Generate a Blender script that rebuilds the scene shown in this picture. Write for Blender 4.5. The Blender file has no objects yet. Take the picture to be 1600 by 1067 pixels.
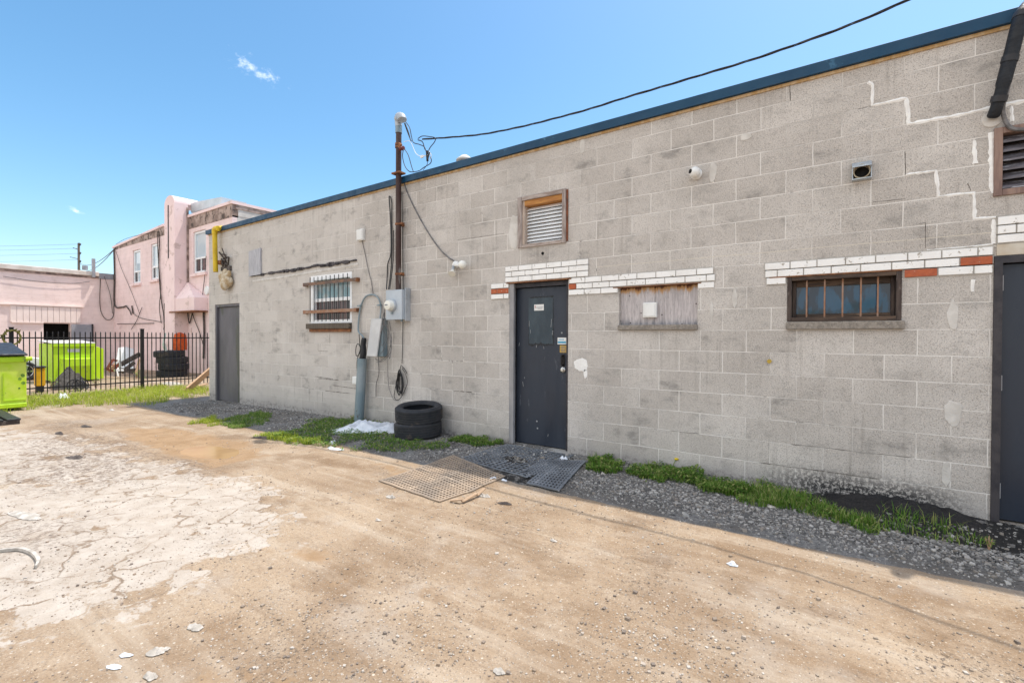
import bpy, bmesh, math, random
import numpy as np
from mathutils import Vector, Matrix, noise as mnoise
random.seed(7); rng = np.random.default_rng(7)
scene = bpy.context.scene
COL = scene.collection
R = math.radians

# ------------------------------------------------------------------ camera geometry (wall face is the plane y = 0, x runs along it)
F, YAW, PIT, ROLL = 738.436, .605904755, -.010532401, .00375983996
CAM = Vector((0, -4.79704, 1.334))
FW = Vector((-math.sin(YAW)*math.cos(PIT), math.cos(YAW)*math.cos(PIT), math.sin(PIT)))
_r = Vector((math.cos(YAW), math.sin(YAW), 0)); _u = _r.cross(FW)
RT = _r*math.cos(ROLL) + _u*math.sin(ROLL); UP = _u*math.cos(ROLL) - _r*math.sin(ROLL)
def ray(px, py): return FW*F + RT*(px-800) - UP*(py-533.5)
def W(px, py, Y=0.0):                       # measured point of the photo on a plane y = Y
    d = ray(px, py); t = (Y-CAM.y)/d.y; return CAM + d*t
def WX(px, py, X):                          # ... on a plane x = X
    d = ray(px, py); t = (X-CAM.x)/d.x; return CAM + d*t
def base_z(x, y):
    if x > -5: z = 0
    elif x > -11.5: z = -.1*(-5-x)/6.5
    elif x > -20: z = -.1-.03*(-11.5-x)/8.5
    else: z = -.13-.02*min(10, -20-x)
    return z
def G(px, py, dz=0):                        # ... on the ground
    z = 0
    for _ in range(6):
        d = ray(px, py); t = (z+dz-CAM.z)/d.z; p = CAM+d*t; z = base_z(p.x, p.y)
    return Vector((p.x, p.y, z+dz))

# ------------------------------------------------------------------ node helpers
def nmat(name):
    m = bpy.data.materials.new(name); m.use_nodes = True
    nt = m.node_tree; nt.nodes.clear()
    out = nt.nodes.new('ShaderNodeOutputMaterial'); b = nt.nodes.new('ShaderNodeBsdfPrincipled')
    nt.links.new(b.outputs[0], out.inputs[0])
    return m, nt, b
class N:
    def __init__(s, nt): s.nt = nt
    def new(s, t, **k):
        n = s.nt.nodes.new(t)
        for a, v in k.items(): setattr(n, a, v)
        return n
    def set(s, sock, v):
        if hasattr(v, 'is_output'): s.nt.links.new(v, sock)
        elif isinstance(v, (tuple, list)) and len(v) == 3 and sock.type == 'RGBA': sock.default_value = (*v, 1)
        else: sock.default_value = v
    def math(s, op, a, b=0.0, c=None, clamp=False):
        n = s.new('ShaderNodeMath', operation=op, use_clamp=clamp); s.set(n.inputs[0], a); s.set(n.inputs[1], b)
        if c is not None: s.set(n.inputs[2], c)
        return n.outputs[0]
    def noise(s, vec, scale, detail=4, rough=.55, out=0):
        n = s.new('ShaderNodeTexNoise'); s.set(n.inputs['Vector'], vec); n.inputs['Scale'].default_value = scale
        n.inputs['Detail'].default_value = detail; n.inputs['Roughness'].default_value = rough; return n.outputs[out]
    def vor(s, vec, scale, feature='F1', out=0, rnd=1):
        n = s.new('ShaderNodeTexVoronoi', feature=feature); s.set(n.inputs['Vector'], vec); n.inputs['Scale'].default_value = scale
        n.inputs['Randomness'].default_value = rnd
        return n.outputs[out]
    def ss(s, v, a, b, lo=0., hi=1.):
        n = s.new('ShaderNodeMapRange', interpolation_type='SMOOTHSTEP'); s.set(n.inputs[0], v)
        n.inputs[1].default_value = a; n.inputs[2].default_value = b; n.inputs[3].default_value = lo; n.inputs[4].default_value = hi
        return n.outputs[0]
    def mix(s, f, a, b, mode='MIX'):
        n = s.new('ShaderNodeMix', data_type='RGBA', blend_type=mode); s.set(n.inputs[0], f); s.set(n.inputs[6], a); s.set(n.inputs[7], b)
        return n.outputs[2]
    def mapv(s, vec, loc=(0,0,0), rot=(0,0,0), sc=(1,1,1)):
        n = s.new('ShaderNodeMapping'); s.set(n.inputs[0], vec); n.inputs[1].default_value = loc; n.inputs[2].default_value = rot
        n.inputs[3].default_value = sc; return n.outputs[0]
    def obj(s): return s.new('ShaderNodeTexCoord').outputs['Object']
    def pos(s): return s.new('ShaderNodeNewGeometry').outputs['Position']
    def sep(s, v): return s.new('ShaderNodeSeparateXYZ'); 
    def bump(s, h, strength, dist=.01, normal=None):
        n = s.new('ShaderNodeBump'); s.set(n.inputs['Height'], h); n.inputs['Strength'].default_value = strength
        n.inputs['Distance'].default_value = dist
        if normal is not None: s.set(n.inputs['Normal'], normal)
        return n.outputs[0]
    def attr(s, name): return s.new('ShaderNodeAttribute', attribute_name=name)
def mat(name, c1, c2=None, rough=.7, metal=0, scale=6, st=(1,1,1), bump=.15, bscale=60, lo=.38, hi=.62, spot=None, sscale=12, sth=.62, spec=.4, coat=0):
    m, nt, b = nmat(name); n = N(nt); o = n.pos(); v = n.mapv(o, sc=st)
    c2 = c2 or tuple(x*.75 for x in c1)
    f = n.ss(n.noise(v, scale, 7, .6), lo, hi)
    c = n.mix(f, (*c1, 1), (*c2, 1))
    if spot: c = n.mix(n.ss(n.noise(v, sscale, 6, .65), sth, sth+.06), c, (*spot, 1))
    n.set(b.inputs['Base Color'], c)
    rr = n.ss(n.noise(v, scale*3, 4), .3, .7, max(.04, rough-.1), min(1, rough+.1)); n.set(b.inputs['Roughness'], rr)
    b.inputs['Metallic'].default_value = metal; b.inputs['Specular IOR Level'].default_value = spec
    if coat: b.inputs['Coat Weight'].default_value = coat
    if bump: n.set(b.inputs['Normal'], n.bump(n.noise(v, bscale, 4, .6), bump, .01))
    return m

# ------------------------------------------------------------------ mesh builder
class MB:
    def __init__(s): s.v = []; s.f = []; s.m = []
    def add(s, vs, fs, m=0):
        o = len(s.v); s.v += [tuple(v) for v in vs]; s.f += [tuple(i+o for i in f) for f in fs]; s.m += [m]*len(fs); return s
    def box(s, x0, x1, y0, y1, z0, z1, m=0, M=None):
        vs = [Vector((x, y, z)) for z in (z0, z1) for y in (y0, y1) for x in (x0, x1)]
        if M is not None: vs = [M @ v for v in vs]
        return s.add(vs, [(0,2,3,1),(4,5,7,6),(0,1,5,4),(2,6,7,3),(0,4,6,2),(1,3,7,5)], m)
    def bar(s, a, b, w, h, m=0, upv=(0,0,1)):       # square bar from a to b
        a, b = Vector(a), Vector(b); d = (b-a).normalized(); u = Vector(upv)
        if abs(d.dot(u)) > .97: u = Vector((0, 1, 0))
        sd = d.cross(u).normalized(); u = sd.cross(d).normalized()
        vs = [p + sd*sx*w/2 + u*sz*h/2 for p in (a, b) for sz in (-1, 1) for sx in (-1, 1)]
        return s.add(vs, [(0,1,3,2),(4,6,7,5),(0,4,5,1),(2,3,7,6),(0,2,6,4),(1,5,7,3)], m)
    def tube(s, pts, r, n=8, m=0, caps=True, closed=False):
        pts = [Vector(p) for p in pts]; k = len(pts); rs = r if isinstance(r, (list, tuple)) else [r]*k
        t0 = (pts[1]-pts[0]).normalized(); u = Vector((0, 0, 1)) if abs(t0.z) < .9 else Vector((1, 0, 0))
        u = (u - t0*u.dot(t0)).normalized(); vs = []
        for i, p in enumerate(pts):
            if closed: t = (pts[(i+1) % k]-pts[i-1]).normalized()
            else: t = (pts[min(i+1, k-1)]-pts[max(i-1, 0)]).normalized()
            u = (u - t*u.dot(t)); u = u.normalized() if u.length > 1e-6 else t.orthogonal().normalized()
            w = t.cross(u)
            vs += [p + (u*math.cos(a)+w*math.sin(a))*rs[i] for a in [2*math.pi*j/n for j in range(n)]]
        fs = []
        for i in range(k if closed else k-1):
            i2 = (i+1) % k
            for j in range(n): fs.append((i*n+j, i*n+(j+1) % n, i2*n+(j+1) % n, i2*n+j))
        if caps and not closed: fs += [tuple(range(n))[::-1], tuple((k-1)*n+j for j in range(n))]
        return s.add(vs, fs, m)
    def lathe(s, prof, n=24, m=0, M=None, closed=False):
        vs = []; k = len(prof)
        for r, z in prof:
            for j in range(n):
                a = 2*math.pi*j/n; vs.append(Vector((r*math.cos(a), r*math.sin(a), z)))
        if M is not None: vs = [M @ v for v in vs]
        fs = []
        for i in range(k if closed else k-1):
            i2 = (i+1) % k
            for j in range(n): fs.append((i*n+j, i*n+(j+1) % n, i2*n+(j+1) % n, i2*n+j))
        if not closed:
            if prof[0][0] > 1e-5: fs.append(tuple(range(n))[::-1])
            if prof[-1][0] > 1e-5: fs.append(tuple((k-1)*n+j for j in range(n)))
        return s.add(vs, fs, m)
    def prism(s, poly, y0, y1, m=0, M=None):        # outline in xz, thickness along y
        k = len(poly); vs = [Vector((x, y0, z)) for x, z in poly] + [Vector((x, y1, z)) for x, z in poly]
        if M is not None: vs = [M @ v for v in vs]
        fs = [tuple(range(k)), tuple(range(2*k-1, k-1, -1))] + [(i, i+k, (i+1) % k+k, (i+1) % k) for i in range(k)]
        return s.add(vs, fs, m)
    def sphere(s, c, r, n=16, m=0, sc=(1,1,1)):
        c = Vector(c); prof = [(max(1e-6, math.sin(math.pi*i/n))*r, -math.cos(math.pi*i/n)*r) for i in range(n+1)]
        return s.lathe(prof, n*2, m, Matrix.Translation(c) @ Matrix.Diagonal((*sc, 1)))
    def build(s, name, mats, parent=None, smooth=False, bevel=0, seg=1, origin=None):
        me = bpy.data.meshes.new(name); o = bpy.data.objects.new(name, me); COL.objects.link(o)
        off = Vector(worldloc(parent)) if parent else Vector((0, 0, 0))
        if parent is None:
            if origin is None:
                a = np.array(s.v); origin = Vector(((a[:,0].min()+a[:,0].max())/2, (a[:,1].min()+a[:,1].max())/2, a[:,2].min()))
            off = Vector(origin); o.location = off
        me.from_pydata([(v[0]-off.x, v[1]-off.y, v[2]-off.z) for v in s.v], [], s.f)
        for mm in (mats if isinstance(mats, (list, tuple)) else [mats]): me.materials.append(mm)
        me.polygons.foreach_set('material_index', s.m)
        bm = bmesh.new(); bm.from_mesh(me)
        bmesh.ops.recalc_face_normals(bm, faces=bm.faces)
        if bevel: bmesh.ops.bevel(bm, geom=[e for e in bm.edges if len(e.link_faces) == 2 and e.calc_face_angle(0) > .6], offset=bevel, segments=seg, affect='EDGES', profile=.6)
        bm.to_mesh(me); bm.free()
        if smooth:
            me.polygons.foreach_set('use_smooth', [True]*len(me.polygons))
            me.set_sharp_from_angle(angle=R(35))
        me.update()
        if parent: o.parent = parent; o['_w'] = list(off)
        else: o['_w'] = list(off)
        return o
def worldloc(o): return o['_w'] if '_w' in o.keys() else tuple(o.location)
def tag(o, label, cat, group=None, kind=None):
    if label: o['label'] = label
    if cat: o['category'] = cat
    if group: o['group'] = group
    if kind: o['kind'] = kind
    return o
def thing(name, label, cat, loc, group=None):
    o = bpy.data.objects.new(name, None); COL.objects.link(o); o.location = loc; o['_w'] = list(loc); o.empty_display_size = .1
    return tag(o, label, cat, group)
def emptypart(name, parent, loc, label=None):
    o = bpy.data.objects.new(name, None); COL.objects.link(o); w = worldloc(parent); o.parent = parent; o.location = Vector(loc)-Vector(w); o['_w'] = list(loc)
    if label: o['label'] = label
    return o
def boxes(name, lst, mtl, parent, bevel=.003):
    for b in lst: MB().box(*b).build(name, mtl, parent, bevel=bevel)
def dup(root, loc, rot=None, label=None):
    r = root.copy(); COL.objects.link(r); r.location = loc
    if rot: r.rotation_euler = rot
    if label: r['label'] = label
    for ch in list(root.children):
        c = ch.copy(); COL.objects.link(c); c.parent = r
        for g in list(ch.children):
            d = g.copy(); COL.objects.link(d); d.parent = c
    return r
def rawmesh(name, v, f, m, attrs=None, smooth=False):
    me = bpy.data.meshes.new(name); me.from_pydata(v, [], f); me.materials.append(m)
    for k, a in (attrs or {}).items():
        at = me.attributes.new(k, 'FLOAT', 'POINT'); at.data.foreach_set('value', np.asarray(a, dtype=np.float32))
    if smooth: me.polygons.foreach_set('use_smooth', [True]*len(me.polygons))
    o = bpy.data.objects.new(name, me); COL.objects.link(o); return o
def catenary(a, b, sag, n=14):
    a, b = Vector(a), Vector(b)
    return [a.lerp(b, i/n) - Vector((0, 0, sag*4*(i/n)*(1-i/n))) for i in range(n+1)]
def smooth_pts(pts, n=6):                            # Catmull-Rom through points
    P = [Vector(p) for p in pts]; P = [P[0]*2-P[1]] + P + [P[-1]*2-P[-2]]; out = []
    for i in range(1, len(P)-2):
        for k in range(n):
            t = k/n; a, b, c, d = P[i-1], P[i], P[i+1], P[i+2]
            out.append(.5*((2*b)+(c-a)*t+(2*a-5*b+4*c-d)*t*t+(3*b-a-3*c+d)*t**3))
    return out + [P[-2]]

# ------------------------------------------------------------------ materials
def wall_material():
    m, nt, b = nmat('concrete_block'); n = N(nt); p = n.pos()
    sp = n.new('ShaderNodeSeparateXYZ'); n.set(sp.inputs[0], p); x, y, z = sp.outputs
    low = n.math('LESS_THAN', z, 2.0)
    xs = n.math('ADD', x, n.math('MULTIPLY', low, .105))
    wob = n.noise(p, 3.5, 3); xs = n.math('ADD', xs, n.math('MULTIPLY', n.math('SUBTRACT', wob, .5), .016))
    zs = n.math('ADD', z, n.math('MULTIPLY', n.math('SUBTRACT', n.noise(n.mapv(p, loc=(3, 1, 7)), 2.2, 3), .5), .012))
    cv = n.new('ShaderNodeCombineXYZ'); n.set(cv.inputs[0], n.math('ADD', xs, 40.0)); n.set(cv.inputs[1], n.math('ADD', zs, 2.0))
    def brick(msize, smooth):
        br = n.new('ShaderNodeTexBrick', offset=.5, offset_frequency=2, squash=1, squash_frequency=2); n.set(br.inputs['Vector'], cv.outputs[0])
        br.inputs['Scale'].default_value = 1; br.inputs['Brick Width'].default_value = .4; br.inputs['Row Height'].default_value = .2
        br.inputs['Mortar Size'].default_value = msize; br.inputs['Mortar Smooth'].default_value = smooth
        br.inputs['Color1'].default_value = (0, 0, 0, 1); br.inputs['Color2'].default_value = (1, 1, 1, 1); br.inputs['Mortar'].default_value = (.5, .5, .5, 1)
        br.inputs['Bias'].default_value = 0
        return br
    br = brick(.0048, .3); rnd = br.outputs[0]; mort = br.outputs[1]
    left = n.ss(x, -6.9, -5.6, 1, 0)                              # smoother painted stretch
    mid = n.ss(x, -3.9, -2.7, 1, 0)
    foot = n.ss(n.math('ADD', z, n.math('MULTIPLY', n.noise(p, 2.5, 4), .3)), .3, .5, 1, 0)
    # block faces
    base = n.mix(n.ss(n.noise(p, 1.3, 5), .35, .65), (.65, .61, .57, 1), (.53, .495, .46, 1))
    base = n.mix(n.math('MULTIPLY', n.ss(rnd, .1, .9), .34), base, (.40, .36, .325, 1))
    base = n.mix(n.math('MULTIPLY', left, .35), base, (.645, .605, .56, 1))
    # exposed aggregate: pits and pale grit
    gr = n.vor(p, 150); grc = n.vor(p, 150, out=1)
    gs = n.new('ShaderNodeSeparateXYZ'); n.set(gs.inputs[0], grc)
    pit = n.math('MULTIPLY', n.ss(gr, .25, .55, 1, 0), n.math('GREATER_THAN', gs.outputs[0], .72))
    pale = n.math('MULTIPLY', n.ss(gr, .25, .5, 1, 0), n.math('LESS_THAN', gs.outputs[0], .17))
    fade = n.math('SUBTRACT', 1.0, n.math('MULTIPLY', left, .7))
    base = n.mix(n.math('MULTIPLY', n.math('MULTIPLY', pit, .62), fade), base, (.19, .17, .15, 1))
    base = n.mix(n.math('MULTIPLY', n.math('MULTIPLY', pale, .5), fade), base, (.80, .74, .65, 1))
    g2 = n.noise(n.mapv(p, loc=(1, 4, 2)), 125, 3, .75)
    base = n.mix(n.math('MULTIPLY', n.math('MULTIPLY', n.ss(g2, .50, .66), .6), fade), base, (.24, .21, .185, 1))
    base = n.mix(n.math('MULTIPLY', n.math('MULTIPLY', n.ss(g2, .46, .34), .4), fade), base, (.84, .76, .66, 1))
    fine = n.noise(p, 260, 2, .7)
    base = n.mix(n.math('MULTIPLY', n.ss(fine, .52, .75), .5), base, (.30, .27, .235, 1))
    # smudges and dark bands of grime that follow single blocks
    sm = n.ss(n.noise(n.mapv(p, sc=(1.5, 1, 2.6)), 2.1, 8, .70), .50, .70)
    dirty = n.math('GREATER_THAN', rnd, .6)
    base = n.mix(n.math('MULTIPLY', sm, n.math('MULTIPLY_ADD', dirty, .36, .44)), base, (.25, .235, .22, 1))
    streak = n.math('MULTIPLY', n.ss(n.noise(n.mapv(p, sc=(9, 1, .45)), 2.2, 6, .65), .52, .72), n.ss(n.noise(n.mapv(p, loc=(1, 1, 6)), .8, 3), .42, .6))
    base = n.mix(n.math('MULTIPLY', streak, .42), base, (.25, .225, .2, 1))
    lich = n.ss(n.noise(n.mapv(p, loc=(9, 0, 2)), .9, 6, .7), .6, .74)
    base = n.mix(n.math('MULTIPLY', lich, .4), base, (.74, .68, .60, 1))
    # mortar
    mc = n.mix(n.ss(n.noise(n.mapv(p, loc=(2, 5, 1)), 1.1, 5, .7), .52, .66), (.76, .725, .68, 1), (.50, .47, .435, 1))
    crack = n.math('MULTIPLY', n.ss(n.noise(n.mapv(p, loc=(5, 2, 9)), .95, 5, .75), .61, .64), n.ss(n.noise(p, 30, 2), .4, .5))
    mc = n.mix(n.math('MULTIPLY', crack, .8), mc, (.12, .105, .095, 1))
    wmort = n.math('MULTIPLY', mort, n.ss(n.noise(n.mapv(p, loc=(1, 2, 3)), 1.7, 5, .7), .36, .56, .3, 1))
    wmort = n.math('MULTIPLY', wmort, n.math('SUBTRACT', 1, n.math('MULTIPLY', left, .2)))
    col = n.mix(wmort, base, mc)
    # thin struck line through the course above the lintels
    ln = n.math('MULTIPLY', n.math('LESS_THAN', n.math('ABSOLUTE', n.math('SUBTRACT', zs, 2.098)), .0035), n.math('GREATER_THAN', x, -2.2))
    col = n.mix(n.math('MULTIPLY', ln, .7), col, (.66, .6, .5, 1))
    # rust bleed below the flashing
    rs = n.ss(n.math('ADD', z, n.math('MULTIPLY', n.noise(n.mapv(p, sc=(2, 1, 1)), 6, 6, .7), .07)), 3.555, 3.60)
    col = n.mix(n.math('MULTIPLY', rs, .75), col, (.62, .36, .12, 1))
    # rendered concrete footing at the left
    fl = n.math('MULTIPLY', n.ss(n.math('ADD', n.math('ADD', z, n.math('MULTIPLY', x, .028)), n.math('MULTIPLY', n.noise(p, 1.2, 3), .06)), .105, .125, 1, 0), n.math('LESS_THAN', x, -4.9))
    col = n.mix(n.math('MULTIPLY', fl, .35), col, n.mix(n.noise(p, 7, 6), (.40, .385, .36, 1), (.5, .475, .43, 1)))
    # splash dirt and oil spatter near the ground
    dz = n.math('ADD', z, n.math('MULTIPLY', n.noise(p, 4, 6, .7), -.16))
    col = n.mix(n.ss(dz, -.1, .16, .45, 0), col, (.26, .25, .25, 1))
    sp2 = n.math('MULTIPLY', n.ss(n.noise(p, 34, 4, .75), .40, .54), n.math('MULTIPLY', n.ss(z, .06, .30, 1, 0), n.math('MULTIPLY', n.ss(x, -.8, -.05), n.ss(x, .45, .95, 1, 0))))
    col = n.mix(sp2, col, (.03, .03, .032, 1))
    col = n.mix(n.math('MULTIPLY', n.ss(n.noise(p, 18, 4, .7), .44, .62), n.math('MULTIPLY', n.ss(dz, -.04, .0, 1, 0), .5)), col, (.12, .11, .105, 1))
    n.set(b.inputs['Base Color'], col); b.inputs['Roughness'].default_value = .93; b.inputs['Specular IOR Level'].default_value = .2
    h = n.math('MULTIPLY', mort, -.55)
    h = n.math('ADD', h, n.math('MULTIPLY', pit, n.math('MULTIPLY', fade, -.35))); h = n.math('ADD', h, n.math('MULTIPLY', n.noise(p, 120, 5, .7), .5))
    h = n.math('ADD', h, n.math('MULTIPLY', rnd, .35))
    n.set(b.inputs['Normal'], n.bump(h, .55, .012))
    return m
M = {}
M['wall'] = wall_material()
M['flash'] = mat('blue_flashing', (.002, .045, .105), (.004, .055, .12), .5, 0, 3, bump=.05, bscale=8, spot=(.03, .12, .22), sscale=5)
M['roof'] = mat('roof_gravel', (.3, .28, .26), (.2, .19, .18), .95, 0, 20, bump=.5)
M['whitebrick'] = mat('white_painted_brick', (.90, .89, .87), (.80, .78, .75), .55, 0, 5, bump=.35, bscale=70, lo=.4, hi=.75, spot=(.40, .36, .31), sscale=24, sth=.61)
M['redbrick'] = mat('red_brick', (.46, .12, .05), (.38, .10, .05), .85, 0, 14, bump=.4, spot=(.6, .4, .3), sscale=30)
M['joint'] = mat('brick_joint', (.50, .47, .43), (.38, .355, .32), .95, 0, 12)
M['caulk'] = mat('white_caulk', (.92, .91, .88), (.84, .82, .79), .6, 0, 9, bump=.6, bscale=45)
M['patch'] = mat('mortar_patch', (.66, .63, .59), (.54, .51, .47), .9, 0, 7, bump=.5, bscale=35)
M['dark'] = mat('black_gap', (.012, .011, .011), None, .9, 0, bump=0)
M['doorblue'] = mat('slate_door_paint', (.022, .029, .044), (.029, .037, .054), .42, 0, 3, (1, 1, .3), .12, 20, spot=(.07, .08, .10), sscale=7, sth=.62, spec=.4)
M['doorgrey'] = mat('grey_door_paint', (.135, .13, .145), (.105, .102, .112), .5, 0, 2, (1, 1, .35), .08, 15, spot=(.085, .09, .075), sscale=2.2, sth=.56)
M['doornavy'] = mat('navy_door_paint', (.020, .027, .043), (.025, .033, .05), .38, 0, 2, (1, 1, .3), .08, 18)
M['framedark'] = mat('dark_frame_paint', (.028, .026, .032), (.05, .045, .05), .55, 0, 9, bump=.2)
M['framegrey'] = mat('grey_frame_paint', (.34, .33, .335), (.25, .245, .25), .6, 0, 6, (1, 1, .4), .2)
M['chrome'] = mat('worn_steel', (.62, .62, .6), (.45, .44, .42), .3, 1, 20, bump=.05)
M['galv'] = mat('galvanised_steel', (.50, .53, .56), (.40, .43, .46), .5, .35, 7, bump=.08, spot=(.3, .3, .3), sscale=16)
M['galvdark'] = mat('weathered_galvanised_pipe', (.20, .265, .30), (.29, .34, .365), .55, .3, 4, (1, 1, .4), .15, spot=(.13, .14, .14), sscale=8)
M['meter'] = mat('meter_enamel', (.50, .55, .60), (.44, .49, .54), .5, .1, 4, bump=.05, spot=(.36, .33, .28), sscale=14, sth=.68)
M['mast'] = mat('brown_mast_paint', (.05, .024, .02), (.085, .055, .048), .6, .2, 6, (1, 1, .3), .15, spot=(.23, .21, .2), sscale=7)
M['rust'] = mat('rusty_steel', (.30, .13, .055), (.17, .07, .035), .85, .1, 14, bump=.4, spot=(.34, .26, .2), sscale=9)
M['rustpale'] = mat('faded_rust_bar', (.30, .15, .085), (.34, .22, .16), .8, 0, 12, bump=.3)
M['blackcable'] = mat('black_cable', (.014, .014, .016), (.03, .03, .032), .5, 0, 30, bump=0)
M['greycable'] = mat('grey_cable', (.12, .115, .115), (.2, .19, .19), .6, 0, 20, bump=0)
M['whiteplastic'] = mat('white_plastic', (.82, .82, .80), (.74, .735, .71), .4, 0, 4, bump=.03)
M['whitevinyl'] = mat('white_vinyl', (.88, .89, .90), (.80, .81, .82), .4, 0, 4, bump=.03)
M['bulb'] = mat('lamp_glass', (.86, .85, .79), (.8, .78, .7), .2, 0, 4, bump=0)
M['oldwood'] = mat('weathered_wood', (.42, .36, .33), (.24, .19, .17), .85, 0, 7, (6, 6, .7), .4, 30, spot=(.40, .36, .33), sscale=9)
M['oldwoodh'] = mat('weathered_wood_rail', (.46, .39, .35), (.26, .2, .17), .85, 0, 7, (.7, 6, 6), .4, 30, spot=(.45, .40, .36), sscale=9)
M['darkwood'] = mat('dark_wet_wood', (.095, .07, .058), (.05, .036, .032), .8, 0, 8, (6, 6, .7), .5, 40, spot=(.2, .16, .14), sscale=9)
M['darkwoodh'] = mat('dark_wet_wood_rail', (.13, .085, .058), (.06, .042, .034), .8, 0, 8, (.7, 6, 6), .5, 40, spot=(.23, .16, .11), sscale=9)
M['orangewood'] = mat('raw_orange_wood', (.52, .25, .07), (.38, .16, .05), .8, 0, 8, (.7, 6, 6), .3, 30)
M['palewood'] = mat('pale_wood', (.58, .48, .40), (.42, .33, .27), .85, 0, 8, (6, 6, .7), .3, 30)
M['lumber'] = mat('bare_lumber', (.52, .35, .22), (.40, .25, .15), .85, 0, 6, (1, 5, 5), .3, 30)
M['conc'] = mat('concrete_sill', (.33, .29, .25), (.22, .195, .17), .95, 0, 40, bump=.8, bscale=110, spot=(.5, .46, .4), sscale=120, sth=.6)
M['mossysill'] = mat('grimy_sill', (.16, .13, .10), (.085, .07, .055), .95, 0, 9, (14, 1, .6), .5, 60, spot=(.3, .24, .19), sscale=12)
M['rubber'] = mat('tyre_rubber', (.020, .023, .029), (.036, .036, .04), .68, 0, 5, bump=.25, bscale=50, spot=(.075, .06, .052), sscale=4, sth=.58)
M['yellow'] = mat('yellow_gas_pipe', (.72, .50, .02), (.60, .40, .015), .5, 0, 8, (1, 1, .5), .15, spot=(.25, .13, .03), sscale=10, sth=.68)
M['foam'] = mat('old_spray_foam', (.62, .55, .43), (.42, .30, .17), .95, 0, 9, bump=1, bscale=30)
M['lime'] = mat('lime_paint', (.40, .63, .01), (.46, .68, .02), .5, 0, 3, (2, 2, .5), .1, 6, spot=(.24, .36, .05), sscale=5, sth=.60)
M['limedirty'] = mat('dusty_lime_paint', (.46, .66, .02), (.58, .70, .10), .5, 0, 2.5, (1, 1, 1), .12, 7, spot=(.24, .34, .06), sscale=6, sth=.60)
M['blackplastic'] = mat('black_plastic', (.018, .019, .023), (.03, .03, .034), .5, 0, 5, bump=.1)
M['lidwhite'] = mat('pale_lid', (.62, .60, .56), (.5, .48, .44), .6, 0, 5)
M['iron'] = mat('black_iron', (.012, .011, .012), (.02, .018, .018), .55, .2, 30, bump=.05)
M['carwhite'] = mat('white_car_paint', (.74, .75, .75), (.68, .7, .69), .2, 0, 2, bump=0, coat=.7)
M['alloy'] = mat('alloy_wheel', (.55, .56, .58), (.4, .41, .43), .3, .9, 20, bump=0)
M['orange'] = mat('orange_fabric', (.62, .10, .015), (.46, .06, .01), .75, 0, 9, bump=.4, bscale=14)
M['white'] = mat('white_paper', (.55, .51, .46), (.38, .345, .30), .85, 0, 14, bump=.4, bscale=40)
M['sheet'] = mat('white_plastic_sheet', (.78, .81, .86), (.62, .66, .72), .4, 0, 9, bump=.5, bscale=22)
M['tan'] = mat('dusty_rubber_mat', (.47, .335, .225), (.38, .265, .175), .95, 0, 12, bump=.5, spot=(.3, .22, .16), sscale=9)
M['mat'] = mat('wet_rubber_mat', (.07, .082, .095), (.14, .155, .17), .6, 0, 7, bump=.3, spot=(.26, .27, .28), sscale=14, sth=.6)
M['red'] = mat('red_scrap', (.5, .03, .02), None, .5)
M['vent'] = mat('vent_metal', (.52, .57, .61), (.38, .42, .46), .5, .3, 12, bump=.15, spot=(.5, .5, .48), sscale=20)
M['ventin'] = mat('stained_vent_liner', (.42, .36, .26), (.3, .24, .16), .7, 0, 14)
M['stuccoside'] = mat('white_block_side', (.66, .62, .58), (.52, .48, .44), .9, 0, 3, bump=.3)
M['junk'] = mat('dark_junk', (.05, .04, .036), (.12, .10, .09), .9, 0, 9, bump=.4)
M['redbrown'] = mat('red_brown_frame', (.30, .085, .05), (.2, .06, .04), .7, 0, 8)
M['stickerblue'] = mat('blue_sticker', (.05, .30, .48), (.08, .38, .55), .4, 0, 40, bump=0)
M['stickeryellow'] = mat('yellow_sticker', (.60, .40, .08), (.45, .27, .05), .5, 0, 60, bump=0)
M['ink'] = mat('grey_print', (.22, .23, .26), None, .6, bump=0)
M['inkred'] = mat('red_print', (.5, .06, .05), None, .6, bump=0)
M['scuff'] = mat('bare_scraped_paint', (.36, .37, .38), (.27, .28, .29), .7, 0, 40)
M['tarblack'] = mat('torn_glue_residue', (.009, .010, .012), (.02, .022, .028), .5, 0, 30, bump=.5)
M['residue'] = mat('poster_ghost', (.045, .068, .085), (.034, .05, .065), .5, 0, 7, (1, 1, .4), .2)
M['dgreen'] = mat('dark_green_decal', (.10, .19, .03), (.2, .36, .03), .6, 0, 20)
M['twine'] = mat('pole_wood', (.20, .16, .13), (.14, .11, .09), .9, 0, 3, (4, 4, .4))
def glass_mat(name, c, c2, scale=3, st=(1,1,1), rough=.04, lo=.45, hi=.55):
    m, nt, b = nmat(name); n = N(nt); v = n.mapv(n.pos(), sc=st)
    n.set(b.inputs['Base Color'], n.mix(n.ss(n.noise(v, scale, 3), lo, hi), (*c, 1), (*c2, 1))); b.inputs['Roughness'].default_value = rough
    b.inputs['Specular IOR Level'].default_value = .6; b.inputs['IOR'].default_value = 1.45
    n.set(b.inputs['Normal'], n.bump(n.noise(v, 1.7, 1), .05, .05)); return m
M['paneblue'] = glass_mat('blue_backed_pane', (.008, .07, .14), (.006, .025, .05), 9, (1.6, 1, .5))
M['panedark'] = glass_mat('dark_pane', (.02, .022, .025), (.06, .05, .05), 6, (4, 1, .3))
M['panepale'] = glass_mat('sky_pale_pane', (.20, .30, .33), (.32, .36, .36), 4)  # paleness stands in for sky reflected in the pane
M['panesky'] = glass_mat('sky_tint_pane', (.48, .58, .64), (.56, .64, .68), 1.2)  # sky reflection put into the base colour
M['curtain'] = glass_mat('curtained_pane', (.12, .07, .07), (.03, .024, .026), 9, (2.5, 1, .15), .12)
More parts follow.
